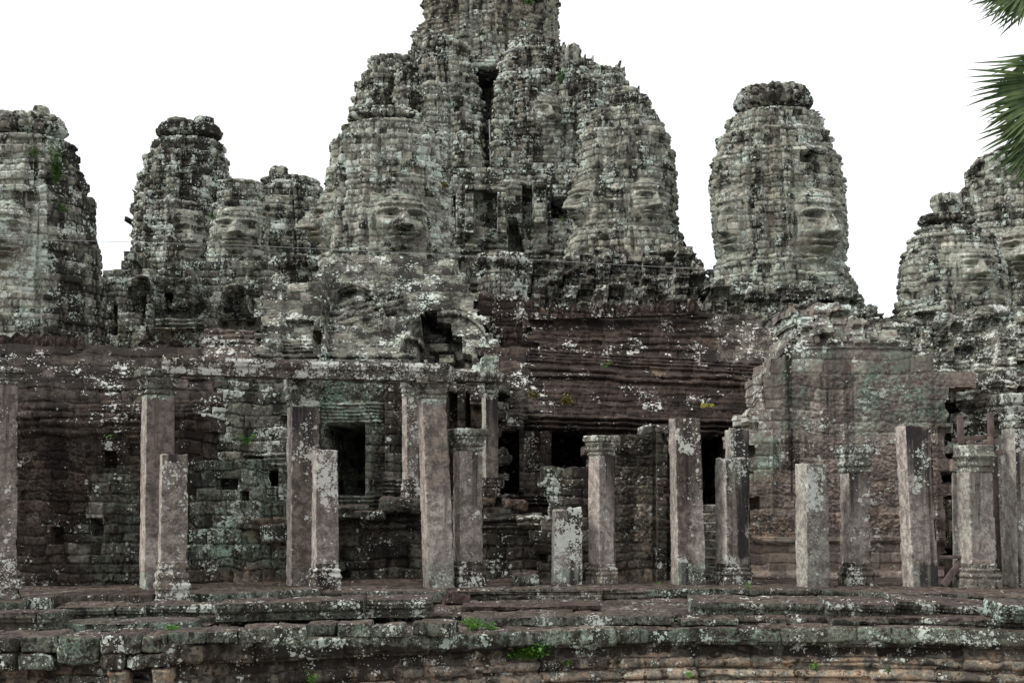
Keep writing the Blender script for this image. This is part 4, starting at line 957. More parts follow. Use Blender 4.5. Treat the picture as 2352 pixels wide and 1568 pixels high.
sweep('middle_step', pB, [(-3.4, ZB), (-.4, ZB), (0, ZB), (.01, ZB-.012), (.01, ZB-.07), (-.02, ZB-.08), (-.02, ZB-.11)], 202, ter, dict(TB, l=.36), ch=.34, bw=.7, amp=.014)
sweep('moulded_plinth', pC, [(-2.4, ZC), (-.3, ZC), (0, ZC), (.02, -.235), (.02, -.395), (-.01, -.41), (-.01, -.435), (-.09, -.445), (-.11, -.50), (-.10, -.575), (-.06, -.585), (-.03, -.60), (-.015, -.64), (-.03, -.68), (-.07, -.70), (-.08, -.715), (-.03, -.725), (.0, -.75), (.03, -.78), (.03, -.81), (-.02, -.83),
       (-.03, -.845), (.03, -.86), (.05, -.90), (.02, -.95), (.06, -1.05), (.1, -1.3), (.12, -2.25)], 203, ter, dict(TB, l=.22, b=.5, d=.5), ch=.36, bw=.8, amp=.010,
      zones=[(-200, 1436, 2600, 1482, 6, dict(l=.48, g=.7, d=.40, b=.7)), (380, 1500, 2600, 1600, 18, dict(w=.5, b=.4, d=.56, l=.12)), (1400, 1508, 2600, 1534, 14, dict(w=1., d=.33, b=.1, t=1.35)), (400, 1483, 2600, 1504, 8, dict(d=.66, l=.1)), (800, 1538, 2400, 1600, 18, dict(w=.9, d=.38, g=.3, b=.1, t=1.3))])
# ------------------------------------------------------------------ pillars
PL = dict(l=.24, d=.54, g=.05, b=.50)
GP = 'weathered square stone pillars of the outer gallery'
def P_(label, *a, **k):
    k.setdefault('base', PL); return pillar(label, *a, **k)
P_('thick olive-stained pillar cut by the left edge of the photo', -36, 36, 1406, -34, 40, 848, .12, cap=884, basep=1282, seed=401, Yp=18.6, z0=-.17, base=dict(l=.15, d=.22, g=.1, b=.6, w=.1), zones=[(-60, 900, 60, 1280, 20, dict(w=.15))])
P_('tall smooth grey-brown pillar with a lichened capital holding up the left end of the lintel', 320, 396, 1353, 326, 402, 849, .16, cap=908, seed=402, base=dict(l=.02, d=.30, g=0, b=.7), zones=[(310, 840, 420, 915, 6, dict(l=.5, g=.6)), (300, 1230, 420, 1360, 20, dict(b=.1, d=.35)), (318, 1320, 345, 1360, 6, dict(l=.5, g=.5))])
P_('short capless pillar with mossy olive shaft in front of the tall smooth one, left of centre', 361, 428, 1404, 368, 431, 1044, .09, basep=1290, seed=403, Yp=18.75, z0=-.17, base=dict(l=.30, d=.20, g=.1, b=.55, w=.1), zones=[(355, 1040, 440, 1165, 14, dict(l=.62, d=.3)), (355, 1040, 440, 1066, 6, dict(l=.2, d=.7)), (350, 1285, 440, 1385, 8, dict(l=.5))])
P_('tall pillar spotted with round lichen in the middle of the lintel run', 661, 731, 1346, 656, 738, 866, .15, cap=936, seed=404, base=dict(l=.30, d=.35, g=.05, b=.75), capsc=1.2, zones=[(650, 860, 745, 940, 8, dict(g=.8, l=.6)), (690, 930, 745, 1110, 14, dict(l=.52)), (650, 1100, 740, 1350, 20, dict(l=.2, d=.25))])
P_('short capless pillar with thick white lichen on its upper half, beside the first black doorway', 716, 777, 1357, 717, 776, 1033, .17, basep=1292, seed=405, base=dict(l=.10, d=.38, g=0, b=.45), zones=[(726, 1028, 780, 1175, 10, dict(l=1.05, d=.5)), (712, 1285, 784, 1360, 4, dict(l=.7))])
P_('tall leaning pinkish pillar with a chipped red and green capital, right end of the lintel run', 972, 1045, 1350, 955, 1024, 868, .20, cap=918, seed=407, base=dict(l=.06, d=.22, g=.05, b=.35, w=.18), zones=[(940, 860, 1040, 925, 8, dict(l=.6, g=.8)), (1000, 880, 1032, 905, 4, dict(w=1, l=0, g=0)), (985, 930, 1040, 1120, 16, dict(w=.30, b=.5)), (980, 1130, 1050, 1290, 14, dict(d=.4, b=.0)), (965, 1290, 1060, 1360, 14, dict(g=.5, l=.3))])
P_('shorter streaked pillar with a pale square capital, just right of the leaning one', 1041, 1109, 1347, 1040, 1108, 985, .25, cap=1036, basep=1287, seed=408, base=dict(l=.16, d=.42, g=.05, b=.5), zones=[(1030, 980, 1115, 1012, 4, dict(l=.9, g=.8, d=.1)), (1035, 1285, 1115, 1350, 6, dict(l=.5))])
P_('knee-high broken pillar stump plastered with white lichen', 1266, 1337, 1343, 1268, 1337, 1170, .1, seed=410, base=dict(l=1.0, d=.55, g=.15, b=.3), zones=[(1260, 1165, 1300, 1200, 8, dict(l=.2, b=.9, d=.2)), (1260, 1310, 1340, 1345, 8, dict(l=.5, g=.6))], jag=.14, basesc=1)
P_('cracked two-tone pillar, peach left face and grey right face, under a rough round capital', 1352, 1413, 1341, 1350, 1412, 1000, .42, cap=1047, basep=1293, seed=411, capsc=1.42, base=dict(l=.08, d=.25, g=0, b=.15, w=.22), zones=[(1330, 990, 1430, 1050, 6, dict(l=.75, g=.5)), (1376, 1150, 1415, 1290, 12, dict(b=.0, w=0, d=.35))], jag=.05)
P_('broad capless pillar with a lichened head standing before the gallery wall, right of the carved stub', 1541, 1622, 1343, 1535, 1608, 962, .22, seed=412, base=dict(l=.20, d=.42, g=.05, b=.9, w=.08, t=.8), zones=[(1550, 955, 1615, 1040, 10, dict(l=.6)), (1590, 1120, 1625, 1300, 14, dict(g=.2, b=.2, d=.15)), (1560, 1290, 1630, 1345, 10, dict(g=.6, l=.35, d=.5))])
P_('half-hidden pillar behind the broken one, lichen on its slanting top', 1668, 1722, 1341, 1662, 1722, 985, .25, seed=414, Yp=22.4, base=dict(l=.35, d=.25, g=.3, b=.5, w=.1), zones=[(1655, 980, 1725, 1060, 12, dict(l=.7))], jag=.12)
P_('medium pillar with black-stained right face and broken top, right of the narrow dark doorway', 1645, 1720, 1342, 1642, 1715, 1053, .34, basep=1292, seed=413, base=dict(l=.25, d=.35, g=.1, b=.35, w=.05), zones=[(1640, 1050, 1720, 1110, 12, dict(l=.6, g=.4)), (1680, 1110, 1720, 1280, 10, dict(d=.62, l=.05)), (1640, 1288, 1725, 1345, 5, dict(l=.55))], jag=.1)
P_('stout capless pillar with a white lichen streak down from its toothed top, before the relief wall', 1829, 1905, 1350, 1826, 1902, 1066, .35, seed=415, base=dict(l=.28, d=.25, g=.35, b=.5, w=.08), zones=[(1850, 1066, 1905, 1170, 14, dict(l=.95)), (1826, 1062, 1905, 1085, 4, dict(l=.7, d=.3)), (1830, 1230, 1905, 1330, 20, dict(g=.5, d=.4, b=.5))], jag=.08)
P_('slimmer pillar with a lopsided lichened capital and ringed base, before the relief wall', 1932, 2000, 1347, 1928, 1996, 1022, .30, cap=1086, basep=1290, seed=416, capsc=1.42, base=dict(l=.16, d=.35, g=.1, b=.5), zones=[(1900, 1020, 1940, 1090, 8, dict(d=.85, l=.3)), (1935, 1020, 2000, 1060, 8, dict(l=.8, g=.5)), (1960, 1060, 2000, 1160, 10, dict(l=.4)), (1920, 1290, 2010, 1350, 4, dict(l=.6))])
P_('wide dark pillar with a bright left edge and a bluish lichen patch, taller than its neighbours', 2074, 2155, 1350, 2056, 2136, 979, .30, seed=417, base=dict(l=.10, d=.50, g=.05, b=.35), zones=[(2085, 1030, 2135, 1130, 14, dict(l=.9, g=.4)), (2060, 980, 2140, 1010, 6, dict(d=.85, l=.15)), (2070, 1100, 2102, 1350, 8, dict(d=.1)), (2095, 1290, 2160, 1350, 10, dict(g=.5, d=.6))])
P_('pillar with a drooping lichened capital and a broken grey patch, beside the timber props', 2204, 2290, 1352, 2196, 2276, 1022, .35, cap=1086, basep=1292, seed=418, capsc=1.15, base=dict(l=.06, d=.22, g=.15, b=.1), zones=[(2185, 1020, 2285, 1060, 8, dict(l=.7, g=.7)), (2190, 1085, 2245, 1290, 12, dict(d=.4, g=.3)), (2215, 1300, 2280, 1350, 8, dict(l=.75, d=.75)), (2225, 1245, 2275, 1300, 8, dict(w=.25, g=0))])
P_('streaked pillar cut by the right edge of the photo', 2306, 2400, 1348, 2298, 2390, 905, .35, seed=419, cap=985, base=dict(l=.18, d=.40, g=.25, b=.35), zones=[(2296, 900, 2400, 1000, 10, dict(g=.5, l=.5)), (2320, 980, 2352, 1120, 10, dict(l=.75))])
# porch pillars of the pavilion, raised on its podium
P_('slender lichen-streaked porch pillar left of the leaning pillar', 924, 962, 1150, 922, 959, 872, .3, cap=912, basep=1100, seed=406, Yp=24.9, z0=float(ray(940, 1150, 24.9)[2]), capsc=1.12, base=dict(l=.28, d=.3, g=0, b=.6), zones=[(930, 900, 960, 1130, 8, dict(l=.7))], group='slender porch pillars of the pavilion')
P_('slender smooth dark porch pillar right of the leaning pillar', 1107, 1144, 1136, 1106, 1144, 872, .25, cap=912, basep=1096, seed=409, Yp=24.9, z0=float(ray(1125, 1136, 24.9)[2]), capsc=1.12, base=dict(l=.05, d=.45, g=0, b=.8), zones=[(1100, 870, 1145, 920, 5, dict(l=.6)), (1100, 900, 1116, 1100, 4, dict(g=.5, l=.3, d=0))], group='slender porch pillars of the pavilion')

# ------------------------------------------------------------------ lintels
def beam(label, x0, y0, x1, y1, h, Y, dep, seed, base, mo=.0, Y2=None, rough=.02):
    """x0,y0 / x1,y1: top corners in px"""
    a = np.array([float(v) for v in ray(x0, y0+h/2, Y)]); b = np.array([float(v) for v in ray(x1, y1+h/2, Y2 or Y)])
    L = float(np.linalg.norm(b-a)); c = (a+b)/2; c[1] += dep/2
    rz = math.degrees(math.atan2(b[1]-a[1], b[0]-a[0])); ry = -math.degrees(math.atan2(b[2]-a[2], math.hypot(b[0]-a[0], b[1]-a[1])))
    return rock('stone_lintel', label, 'lintel', tuple(c), (L, dep, h*pm(Y)), (0, ry, rz), .03, rough, seed, base, M_near, 'stone lintels laid across the pillars', mo)
LB = dict(l=.95, d=.42, g=.1, b=.8)
beam('longest lintel, white lichen along its grooved face, on the tall smooth pillar and the spotted one', 363, 813, 703, 826, 44, 20.7, .55, 501, LB, .05, 21.2)
beam('middle lintel between the spotted pillar and the leaning pillar, dark with rosettes of lichen', 699, 826, 1034, 834, 42, 21.2, .55, 502, dict(LB, g=.35), .05, 21.0)
beam('short thin right-hand lintel reaching back from the leaning pillar to the porch', 1032, 850, 1144, 856, 22, 23.0, .4, 503, LB, .03, 24.9)
rock('stone_block', 'mint-topped block at the right end of the short lintel', 'stone block', tuple(float(v) for v in ray(1124, 846, 25.0)), (.30, .4, .42), (0, 0, 5), .05, .03, 504, dict(l=.6, g=.9, d=.3, b=.3), M_near)

# ------------------------------------------------------------------ loose slabs and blocks on the terrace
def slab(label, x0, yl, x1, yr, h, z, dep, seed, base=None, name='stone_slab', cat='stone slab', mo=0., lift=0, yaw=0, rough=.014, pitch=0, rad=.018, joints=None, group=None, zt=None):
    """(x0, yl)-(x1, yr): its front top edge in px; h: front height px; z: what its foot rests on"""
    yb = (yl+yr)/2 + h - lift
    base = dict(SB, **(base or {})); base['g'] = base['g']*1.15
    Y = Yat(yb, z) if zt is None else Yat((yl+yr)/2, zt)
    s = pm(Y)
    a = np.array([float(v) for v in ray(x0, yl+h/2, Y)]); b = np.array([float(v) for v in ray(x1, yr+h/2, Y)])
    L = b[0]-a[0]; ry = -math.degrees(math.atan2(b[2]-a[2], L)); c = (a+b)/2; c[1] += dep/2
    j = [(q-(x0+x1)/2)*s for q in joints] if joints else None
    rock(name, label, cat, tuple(c), (L, dep, h*s), (pitch, ry, yaw), rad, rough, seed, base or dict(l=.38, d=.42, g=.35, b=.65), M_near, group, mo, joints=j)
SB = dict(l=.28, d=.42, g=.50, b=.9)
slab('white-ended low slab at the far left beside the edge pillar', 50, 1372, 110, 1371, 34, ZB, 1.1, 601, dict(SB, l=.8))
slab('long plain slab running from the white-ended one to the mossy pillar', 112, 1368, 352, 1364, 36, ZB, 1.1, 602, dict(SB, l=.15, g=.15), joints=[245, 290])
slab('plain dark slab under the pillar at the left edge', -60, 1380, 48, 1382, 30, ZB, 1.1, 603, dict(SB, l=.15))
slab('grooved corner slab lying at the far left below the edge pillar', -60, 1406, 80, 1407, 50, ZC, .5, 604, dict(SB, g=.2), mo=.05)
slab('squarish grooved block joining the far-left corner slab', 82, 1407, 125, 1407, 50, ZC, .5, 605, dict(SB, g=.5), mo=.05, name='stone_block', cat='stone block')
slab('lichen-blotched cornice slab, first of the three tilted forward on the left terrace', 128, 1392, 262, 1390, 36, ZB, .5, 606, dict(SB, l=.5), mo=.05, pitch=4, lift=8)
slab('small cracked cornice piece, second of the three on the left terrace', 264, 1390, 328, 1390, 36, ZB, .5, 607, dict(SB, l=.3), mo=.05, pitch=4, lift=8)
slab('cornice slab with a green underside, third of the three on the left terrace', 331, 1386, 488, 1388, 36, ZB, .5, 608, dict(SB, l=.45), mo=.05, pitch=3, lift=8)
slab('thin green slab wedged under the three tilted cornice slabs', 140, 1430, 440, 1428, 22, ZC, .7, 609, dict(SB, g=1, l=.3, b=.3))
slab('longest cornice slab, raised and tilting up to the right, at the centre left', 492, 1386, 833, 1376, 42, ZB, .6, 610, dict(SB, l=.42, g=.4), mo=.06, pitch=2, lift=-2)
slab('cornice slab with a row of white flecks ending above the gap', 834, 1376, 992, 1374, 42, ZB, .6, 611, dict(SB, l=.6, g=.3), mo=.06, pitch=2, lift=-2)
slab('broken-topped slab behind the longest cornice slab', 575, 1358, 730, 1352, 24, -.02, .5, 612, dict(SB, l=.4, b=.9), zt=.06)
slab('low mossy slab between the mossy pillar and the broken-topped slab', 436, 1362, 572, 1362, 20, -.02, .5, 613, dict(SB, g=.6, l=.4), zt=.06)
slab('thin flat slab behind the cornice with white flecks', 782, 1357, 1020, 1357, 22, -.02, .6, 614, dict(SB, l=.3, b=.8), joints=[850], zt=.06)
slab('flat-topped slab jutting over the left plinth', 385, 1452, 545, 1448, 28, ZC, .55, 615, dict(SB, g=.6, l=.25), joints=[472])
slab('dark slab second along the plinth rim, left of centre', 546, 1444, 622, 1440, 34, ZC, .55, 616, dict(SB, l=.2))
slab('speckled slab third along the plinth rim', 624, 1440, 700, 1438, 34, ZC, .5, 617, dict(SB, l=.5), zt=.02)
slab('small dark block fourth along the plinth rim', 702, 1434, 770, 1432, 30, ZC, .5, 618, dict(SB, l=.2), name='stone_block', cat='stone block')
slab('green-cornered block fifth along the plinth rim', 772, 1432, 850, 1432, 32, ZC, .5, 619, dict(SB, g=.7, l=.4), name='stone_block', cat='stone block', yaw=3)
slab('block with a white spot just left of the gap in the rim', 853, 1436, 926, 1434, 28, ZC, .4, 620, dict(SB, l=.35), name='stone_block', cat='stone block', yaw=-5)
slab('loose squared block set askew on the plinth rim right of the gap', 958, 1428, 1042, 1432, 30, ZC, .5, 621, dict(SB, l=.35, g=.4), name='stone_block', cat='stone block', yaw=-12)
slab('tilted brown block leaning on the upper step at centre', 1016, 1368, 1072, 1376, 26, ZB, .35, 622, dict(SB, l=.1, b=1, g=0), name='stone_block', cat='stone block', yaw=18, pitch=-22, lift=6)
slab('first rim slab of the upper step right of the tilted brown block', 1076, 1354, 1268, 1350, 17, -.03, .6, 623, dict(SB, l=.4), zt=.02)
slab('rounded rim slab second along the upper step', 1270, 1350, 1384, 1350, 20, -.05, .6, 624, dict(SB, l=.35, b=.9), rad=.03, zt=.02)
slab('dark sharp-edged rim slab third along the upper step', 1386, 1350, 1476, 1348, 20, -.05, .6, 625, dict(SB, l=.05, b=.7), rad=.015, zt=.02)
slab('long rim slab fourth along the upper step', 1478, 1352, 1680, 1350, 18, -.05, .6, 626, dict(SB, l=.4, b=.9), joints=[1560], zt=.02)
slab('worn rim slab before the relief wall', 1682, 1352, 1860, 1352, 14, -.04, .5, 627, dict(SB, l=.3, b=.9), joints=[1760], zt=.02)
slab('pinkish slab lying aslant near the stout streaked pillar', 1870, 1352, 1985, 1362, 12, -.03, .4, 628, dict(SB, l=.1, b=1), yaw=4, zt=.02)
slab('long smooth rim slab near the right edge', 1990, 1358, 2340, 1366, 24, -.05, .5, 629, dict(SB, l=.25, b=.8), joints=[2120, 2230], zt=.02)
slab('great tilted cornice slab with lichen rows on the right terrace', 1592, 1378, 1900, 1382, 34, ZB, .7, 630, dict(SB, l=.55, g=.6), mo=.05, pitch=4, lift=0)
slab('continuing cornice slab ending in a sharp corner on the right terrace', 1902, 1380, 2060, 1386, 34, ZB, .7, 631, dict(SB, l=.45, g=.4), mo=.05, pitch=4, lift=0)
slab('cornice slab propped up over a black gap at the right edge', 2062, 1374, 2300, 1392, 36, ZB, .7, 632, dict(SB, l=.5, g=.3), mo=.05, pitch=5, lift=8, yaw=-2)
slab('mint-green slab end cut by the right edge', 2302, 1384, 2420, 1392, 40, ZB, .7, 633, dict(SB, l=.6, g=.8), mo=.04, pitch=4)
slab('long dark riser stones behind the centre of the terrace', 1060, 1418, 1550, 1412, 22, ZC, .6, 634, dict(SB, l=.35, g=.5), joints=[1180, 1300, 1340, 1460])
slab('lumpy eroded slab under the great tilted cornice slab', 1565, 1422, 1695, 1420, 15, ZC, .4, 635, dict(SB, l=.4), rough=.035)
slab('small rounded green block between the lumpy slabs', 1690, 1412, 1758, 1412, 15, ZC, .35, 636, dict(SB, g=.7, l=.4), rad=.06, name='stone_block', cat='stone block')
slab('lumpy slab with a mossy hollow right of the rounded green block', 1762, 1418, 1880, 1420, 15, ZC, .4, 637, dict(SB, l=.4, g=.4), rough=.035)
slab('eroded dark slab with an overhanging lip on the right terrace', 1908, 1424, 2020, 1426, 13, ZC, .4, 638, dict(SB, g=.6, d=.6), rough=.04)
slab('low sill stone of the middle step near the centre', 1060, 1392, 1380, 1388, 12, ZB, .6, 639, dict(SB, l=.1, b=.9, g=0), joints=[1190, 1290])
# block wall at lower left around the drain
for k, (x0, x1, y0, h, lb, nmx, bs) in enumerate([
    (-60, 40, 1462, 36, 'dark rim block at the lower left corner', 'b', dict(l=.25)), (44, 128, 1460, 38, 'dark rim block second from the lower left corner', 'b', dict(l=.1, b=.9)),
    (132, 226, 1462, 62, 'big upright green-flecked block left of the drain', 'b', dict(g=.8, l=.4)), (232, 322, 1456, 46, 'lintel block with a white blotch over the drain, left half', 'b', dict(l=.45)),
    (324, 372, 1458, 42, 'lintel block over the drain, right half', 'b', dict(l=.3)), (-60, 34, 1500, 42, 'lower course block in the bottom left corner', 'b', dict(g=.5)),
    (36, 118, 1498, 44, 'lower course block with an upright green fleck pattern, bottom left', 'b', dict(g=.6, l=.5)), (230, 282, 1502, 40, 'rough buff block at the left shoulder of the drain', 'b', dict(l=.4, w=.3)),
    (282, 322, 1502, 38, 'white lichened keystone block of the drain', 'b', dict(l=1.0)), (322, 378, 1500, 38, 'round-nosed block at the right shoulder of the drain', 'b', dict(l=.3, d=.55)),
    (242, 288, 1543, 60, 'orange sandstone jamb block left of the drain hole', 'b', dict(w=1., b=0, l=.1, d=.15)), (344, 384, 1536, 64, 'orange sandstone jamb block right of the drain hole', 'b', dict(w=1., b=0, l=.1, d=.15))]):
    Yb = 15.55 if k in (0, 1, 2, 5, 6) else 15.3
    a = ray(x0, y0, Yb); b = ray(x1, y0+h, Yb)
    rock('stone_block', lb, 'stone block', (float(a[0]+b[0])/2, Yb+.35, float(a[2]+b[2])/2), (float(b[0]-a[0]), .7, float(a[2]-b[2])), (0, random.Random(k).uniform(-1.2, 1.2), random.Random(k+9).uniform(-3, 3)), .035, .028, 700+k, dict(SB, **bs), M_near)
# wall face behind those blocks
mass('podium_wall', 'lowest orange-stained wall face at the bottom left, left of the drain', 'wall', [(-80, 1600), (-80, 1500), (250, 1500), (250, 1640), (-80, 1640)], 15.85, 720,
     base=dict(l=.15, d=.5, w=.5, b=.4, g=.1), ch=26, bw=70, thick=.5, feats=[mould(-80, 1530, 240, 1600, 3, .05)], mat=M_near)
mass('drain', 'black square drain hole framed by orange stones at the bottom left', 'drain', [(280, 1540), (350, 1540), (350, 1640), (280, 1640)], 15.6, 721, base=dict(d=.5, b=.6), ch=40, bw=90, thick=.3,
     feats=[rect(288, 1546, 344, 1650, -1.2)], mat=M_near, ragged=False)
rock('fallen_stone', 'pale stone with a drilled hole in the wall gap behind the tall smooth pillar', 'stone', tuple(float(v) for v in ray(468, 1047, 23.0)), (.20, .22, .14), (5, 12, 20), .06, .02, 730, dict(w=.6, d=.1, b=.1, l=.2), M_near)
rock('fallen_stone', 'projecting broken cornice stone above the drilled one', 'stone', tuple(float(v) for v in ray(500, 1003, 23.6)), (.34, .4, .16), (0, 4, -20), .03, .03, 731, dict(l=.7, g=.3), M_near)
rock('fallen_stone', 'reddish rough rock resting on the podium between the two short pillars', 'stone', tuple(float(v) for v in ray(1182, 1160, 23.6)), (.42, .3, .18), (0, 4, 20), .08, .04, 732, dict(w=.35, b=.8, l=.05, d=.2), M_near)
rock('fallen_stone', 'slanting fallen slab leaning below the small window', 'stone', tuple(float(v) for v in ray(628, 1172, 23.4)), (.62, .4, .12), (10, -12, 15), .04, .03, 733, dict(b=1, l=.15), M_near)
for k, (x, y, Y, dx, dz, lb) in enumerate([(805, 1176, 23.3, .55, .2, 'rounded mossy rubble stone below the first black doorway'), (850, 1182, 23.2, .5, .16, 'flat rubble stone on the podium left of the slender porch pillar'), (925, 1162, 23.3, .75, .25, 'large dark rubble block before the slender porch pillar'),
        (1210, 1330, 21.9, .42, .2, 'small brown boulder at the foot of the podium'), (1290, 1345, 21.5, .3, .1, 'thin chip of stone by the lichened stump'), (600, 1205, 22.2, .26, .2, 'orange-brown cube stone in the ruined wall by the spotted pillar'), (640, 1222, 22.1, .5, .26, 'lichened block protruding beside the spotted pillar')]):
    rock('fallen_stone', lb, 'stone', tuple(float(v) for v in ray(x, y, Y)), (dx, .4, dz), (0, k % 3*3-3, k*7 % 20-10), .06, .035, 740+k, dict(SB, d=.5, w=.7 if 'orange' in lb else 0, l=.6 if 'lichened' in lb else .2), M_near)

# ------------------------------------------------------------------ timber props
def bar(name, par, p, q, wd, th, rollx=0):
    """timber between two world points"""
    p = np.array(p, float); q = np.array(q, float); d = q-p; L = np.linalg.norm(d); d /= L
    a = np.cross(d, (0, 1, 0)); a = a/np.linalg.norm(a); b = np.cross(d, a)
    V = []
    for e, c in ((0, p), (1, q)):
        for sx, sy in ((-1, -1), (1, -1), (1, 1), (-1, 1)): V.append(c + a*sx*wd/2 + b*sy*th/2)
    V = np.array(V); F = [[0, 1, 2, 3], [7, 6, 5, 4], [0, 4, 5, 1], [1, 5, 6, 2], [2, 6, 7, 3], [3, 7, 4, 0]]
    c = V.mean(0); o = mesh_np(name, V-c, F, M_wood, None); o.location = tuple(c); setpar(o, par)
    m = o.modifiers.new('bevel', 'BEVEL'); m.width = .006; m.segments = 2
    return o
def r3(x, y, Y): return [float(v) for v in ray(x, y, Y)]
pr = empty('timber_prop', r3(2285, 1310, 21.9), 'reddish timber scaffold prop clamped over the drooping capital near the right edge', 'timber prop')
bar('post', pr, r3(2292, 1312, 21.9), r3(2280, 1050, 21.9), .10, .10)
bar('upright', pr, r3(2208, 1020, 21.6), r3(2204, 954, 21.6), .085, .08); bar('upright', pr, r3(2277, 1006, 21.6), r3(2274, 948, 21.6), .085, .08)
bar('crossbeam', pr, r3(2182, 1034, 21.55), r3(2290, 1014, 21.55), .085, .08); bar('crossbeam', pr, r3(2188, 1012, 21.75), r3(2292, 1000, 21.75), .07, .08)
bar('strut', pr, r3(2222, 1030, 21.5), r3(2228, 1012, 21.5), .06, .05); bar('strut', pr, r3(2232, 1012, 21.5), r3(2242, 1034, 21.5), .06, .05)
bar('block', pr, r3(2262, 1044, 21.55), r3(2300, 1038, 21.55), .09, .12); bar('block', pr, r3(2276, 1060, 21.5), r3(2274, 1002, 21.5), .07, .07)
bar('strut', pr, r3(2264, 1092, 21.3), r3(2276, 1112, 21.3), .06, .06)
p2 = empty('timber_brace', r3(2180, 1345, 21.2), 'low timber trestle brace between the wide dark pillar and the drooping capital', 'timber brace')
bar('crossbeam', p2, r3(2140, 1279, 21.3), r3(2216, 1278, 21.3), .045, .10); bar('strut', p2, r3(2166, 1345, 21.2), r3(2206, 1290, 21.3), .10, .06); bar('post', p2, r3(2178, 1284, 21.5), r3(2178, 1345, 21.5), .10, .08); bar('block', p2, r3(2196, 1316, 21.3), r3(2216, 1316, 21.3), .10, .1)

# ------------------------------------------------------------------ cable and rods
def tube(name, pts, rad, mat, label=None, cat=None, parent=None, kind=None):
    p = np.array(pts, float); c = p.mean(0); d = np.gradient(p, axis=0); V = []
    for a, t in zip(p, d):
        t = t/np.linalg.norm(t); u = np.cross(t, (.1, .2, 1)); u /= np.linalg.norm(u); v = np.cross(t, u)
        for j in range(6): V.append(a-c+(u*math.cos(j*math.pi/3)+v*math.sin(j*math.pi/3))*rad)
    F = [[i*6+j, i*6+(j+1) % 6, (i+1)*6+(j+1) % 6, (i+1)*6+j] for i in range(len(p)-1) for j in range(6)]
    o = mesh_np(name, np.array(V), F, mat, None, smooth=True); o.location = tuple(c)
    if parent: setpar(o, parent)
    return tag(o, label, cat, None, kind)
tube('cable', [r3(x, np.interp(x, [-50, 0, 550, 1060, 1500, 1700], [547, 548, 563, 587, 612, 622]), 32.5) for x in range(-50, 1701, 50)], .005, M_wire, 'thin pale cable strung across the fronts of the left and central towers', 'cable')
tube('lightning_rod', [r3(1124+.3*i, 275+10*i, 52.2) for i in range(11)], .028, M_wire, 'thin grey rod running down from the dark slot of the central tower', 'rod')
tube('lightning_rod', [r3(1160, 122, 52), r3(1182, 113, 52)], .04, M_wire, 'short pale rod lying across the ledge above the slot', 'rod')

# ------------------------------------------------------------------ weeds, creepers, moss
def weed(label, x, y, Y, w_, h_, n, size, seed, mat=None, cat='weed', up=.4, name='weed', dy=.25):
    c = r3(x, y+h_/2, Y); s = pm(Y)
    leaves(name, label, c, (w_*s, dy, h_*s), n, size, seed, mat, cat, up=up)
YC = Yat(1445, ZC)
weed('spreading bright green weed on the plinth just right of centre', 1195, 1490, YC-.06, 165, 46, 900, .055, 1, up=0)
weed('small bright weed rooted on the rim above the spreading one', 1088, 1432, YC-.02, 44, 34, 170, .045, 2)
weed('flat tuft of weed beside the small bright weed', 1130, 1440, YC+.02, 40, 16, 90, .04, 3)
weed('low weed under the rim at the centre', 1078, 1462, YC-.10, 40, 18, 110, .04, 4, up=0)
weed('trailing weed left of the spreading one', 1050, 1506, YC-.08, 60, 30, 110, .04, 5, up=-.2)
weed('small hanging weed on the plinth at the lower right', 1872, 1530, YC+.02, 16, 26, 60, .035, 6, up=-.2)
weed('tiny fern low on the plinth at centre left', 716, 1556, 15.9, 26, 26, 60, .035, 7)
weed('green tuft under the tilted cornice slabs on the left', 398, 1442, 16.2, 44, 12, 90, .035, 8)
weed('tiny green sprig at the foot of the broad capless pillar', 1512, 1338, 21.2, 14, 8, 26, .03, 9)
weed('sprig growing from the side wall left of the spotted pillar', 566, 1008, 24.3, 34, 22, 90, .05, 10)
weed('yellow-green tuft on the gallery eave near the centre', 1225, 908, 25.9, 34, 14, 120, .05, 11, M_moss)
weed('bright mossy tuft on the lower roof tier', 1304, 918, 26.2, 34, 24, 260, .045, 12, M_moss, 'moss')
weed('creeper hanging from the shoulder of the left edge tower', 128, 372, 33.9, 40, 104, 300, .085, 13, M_vine, 'creeper', 0, 'creeper', .22)
weed('thin creeper below the crown of the left edge tower', 75, 345, 33.5, 16, 40, 80, .08, 14, M_vine, 'creeper', 0, 'creeper', .3)
weed('small creeper tuft midway down the left edge tower', 143, 474, 33.3, 22, 22, 70, .08, 15, M_vine, 'creeper', 0, 'creeper', .3)
weed('tuft on the ledge beside the centre-left tower face', 1023, 424, 36.2, 26, 14, 120, .06, 16, M_moss, 'moss')
weed('small bush at the top edge on the tallest tower', 1216, 3, 57.5, 18, 16, 60, .14, 17, M_vine)
weed('small bush growing beside the tall shaft right of the slot', 1288, 178, 52.0, 14, 32, 70, .13, 18, M_vine)
weed('tiny sprig above the ledge on the tallest tower', 1108, 76, 57.5, 12, 10, 30, .12, 19, M_vine)
weed('sprig on the small squat tower', 489, 498, 41.8, 14, 16, 50, .08, 20, M_vine)
weed('green sprig beneath the small doorway of the upper terrace wall', 1292, 506, 45.6, 18, 14, 40, .09, 21, M_vine)
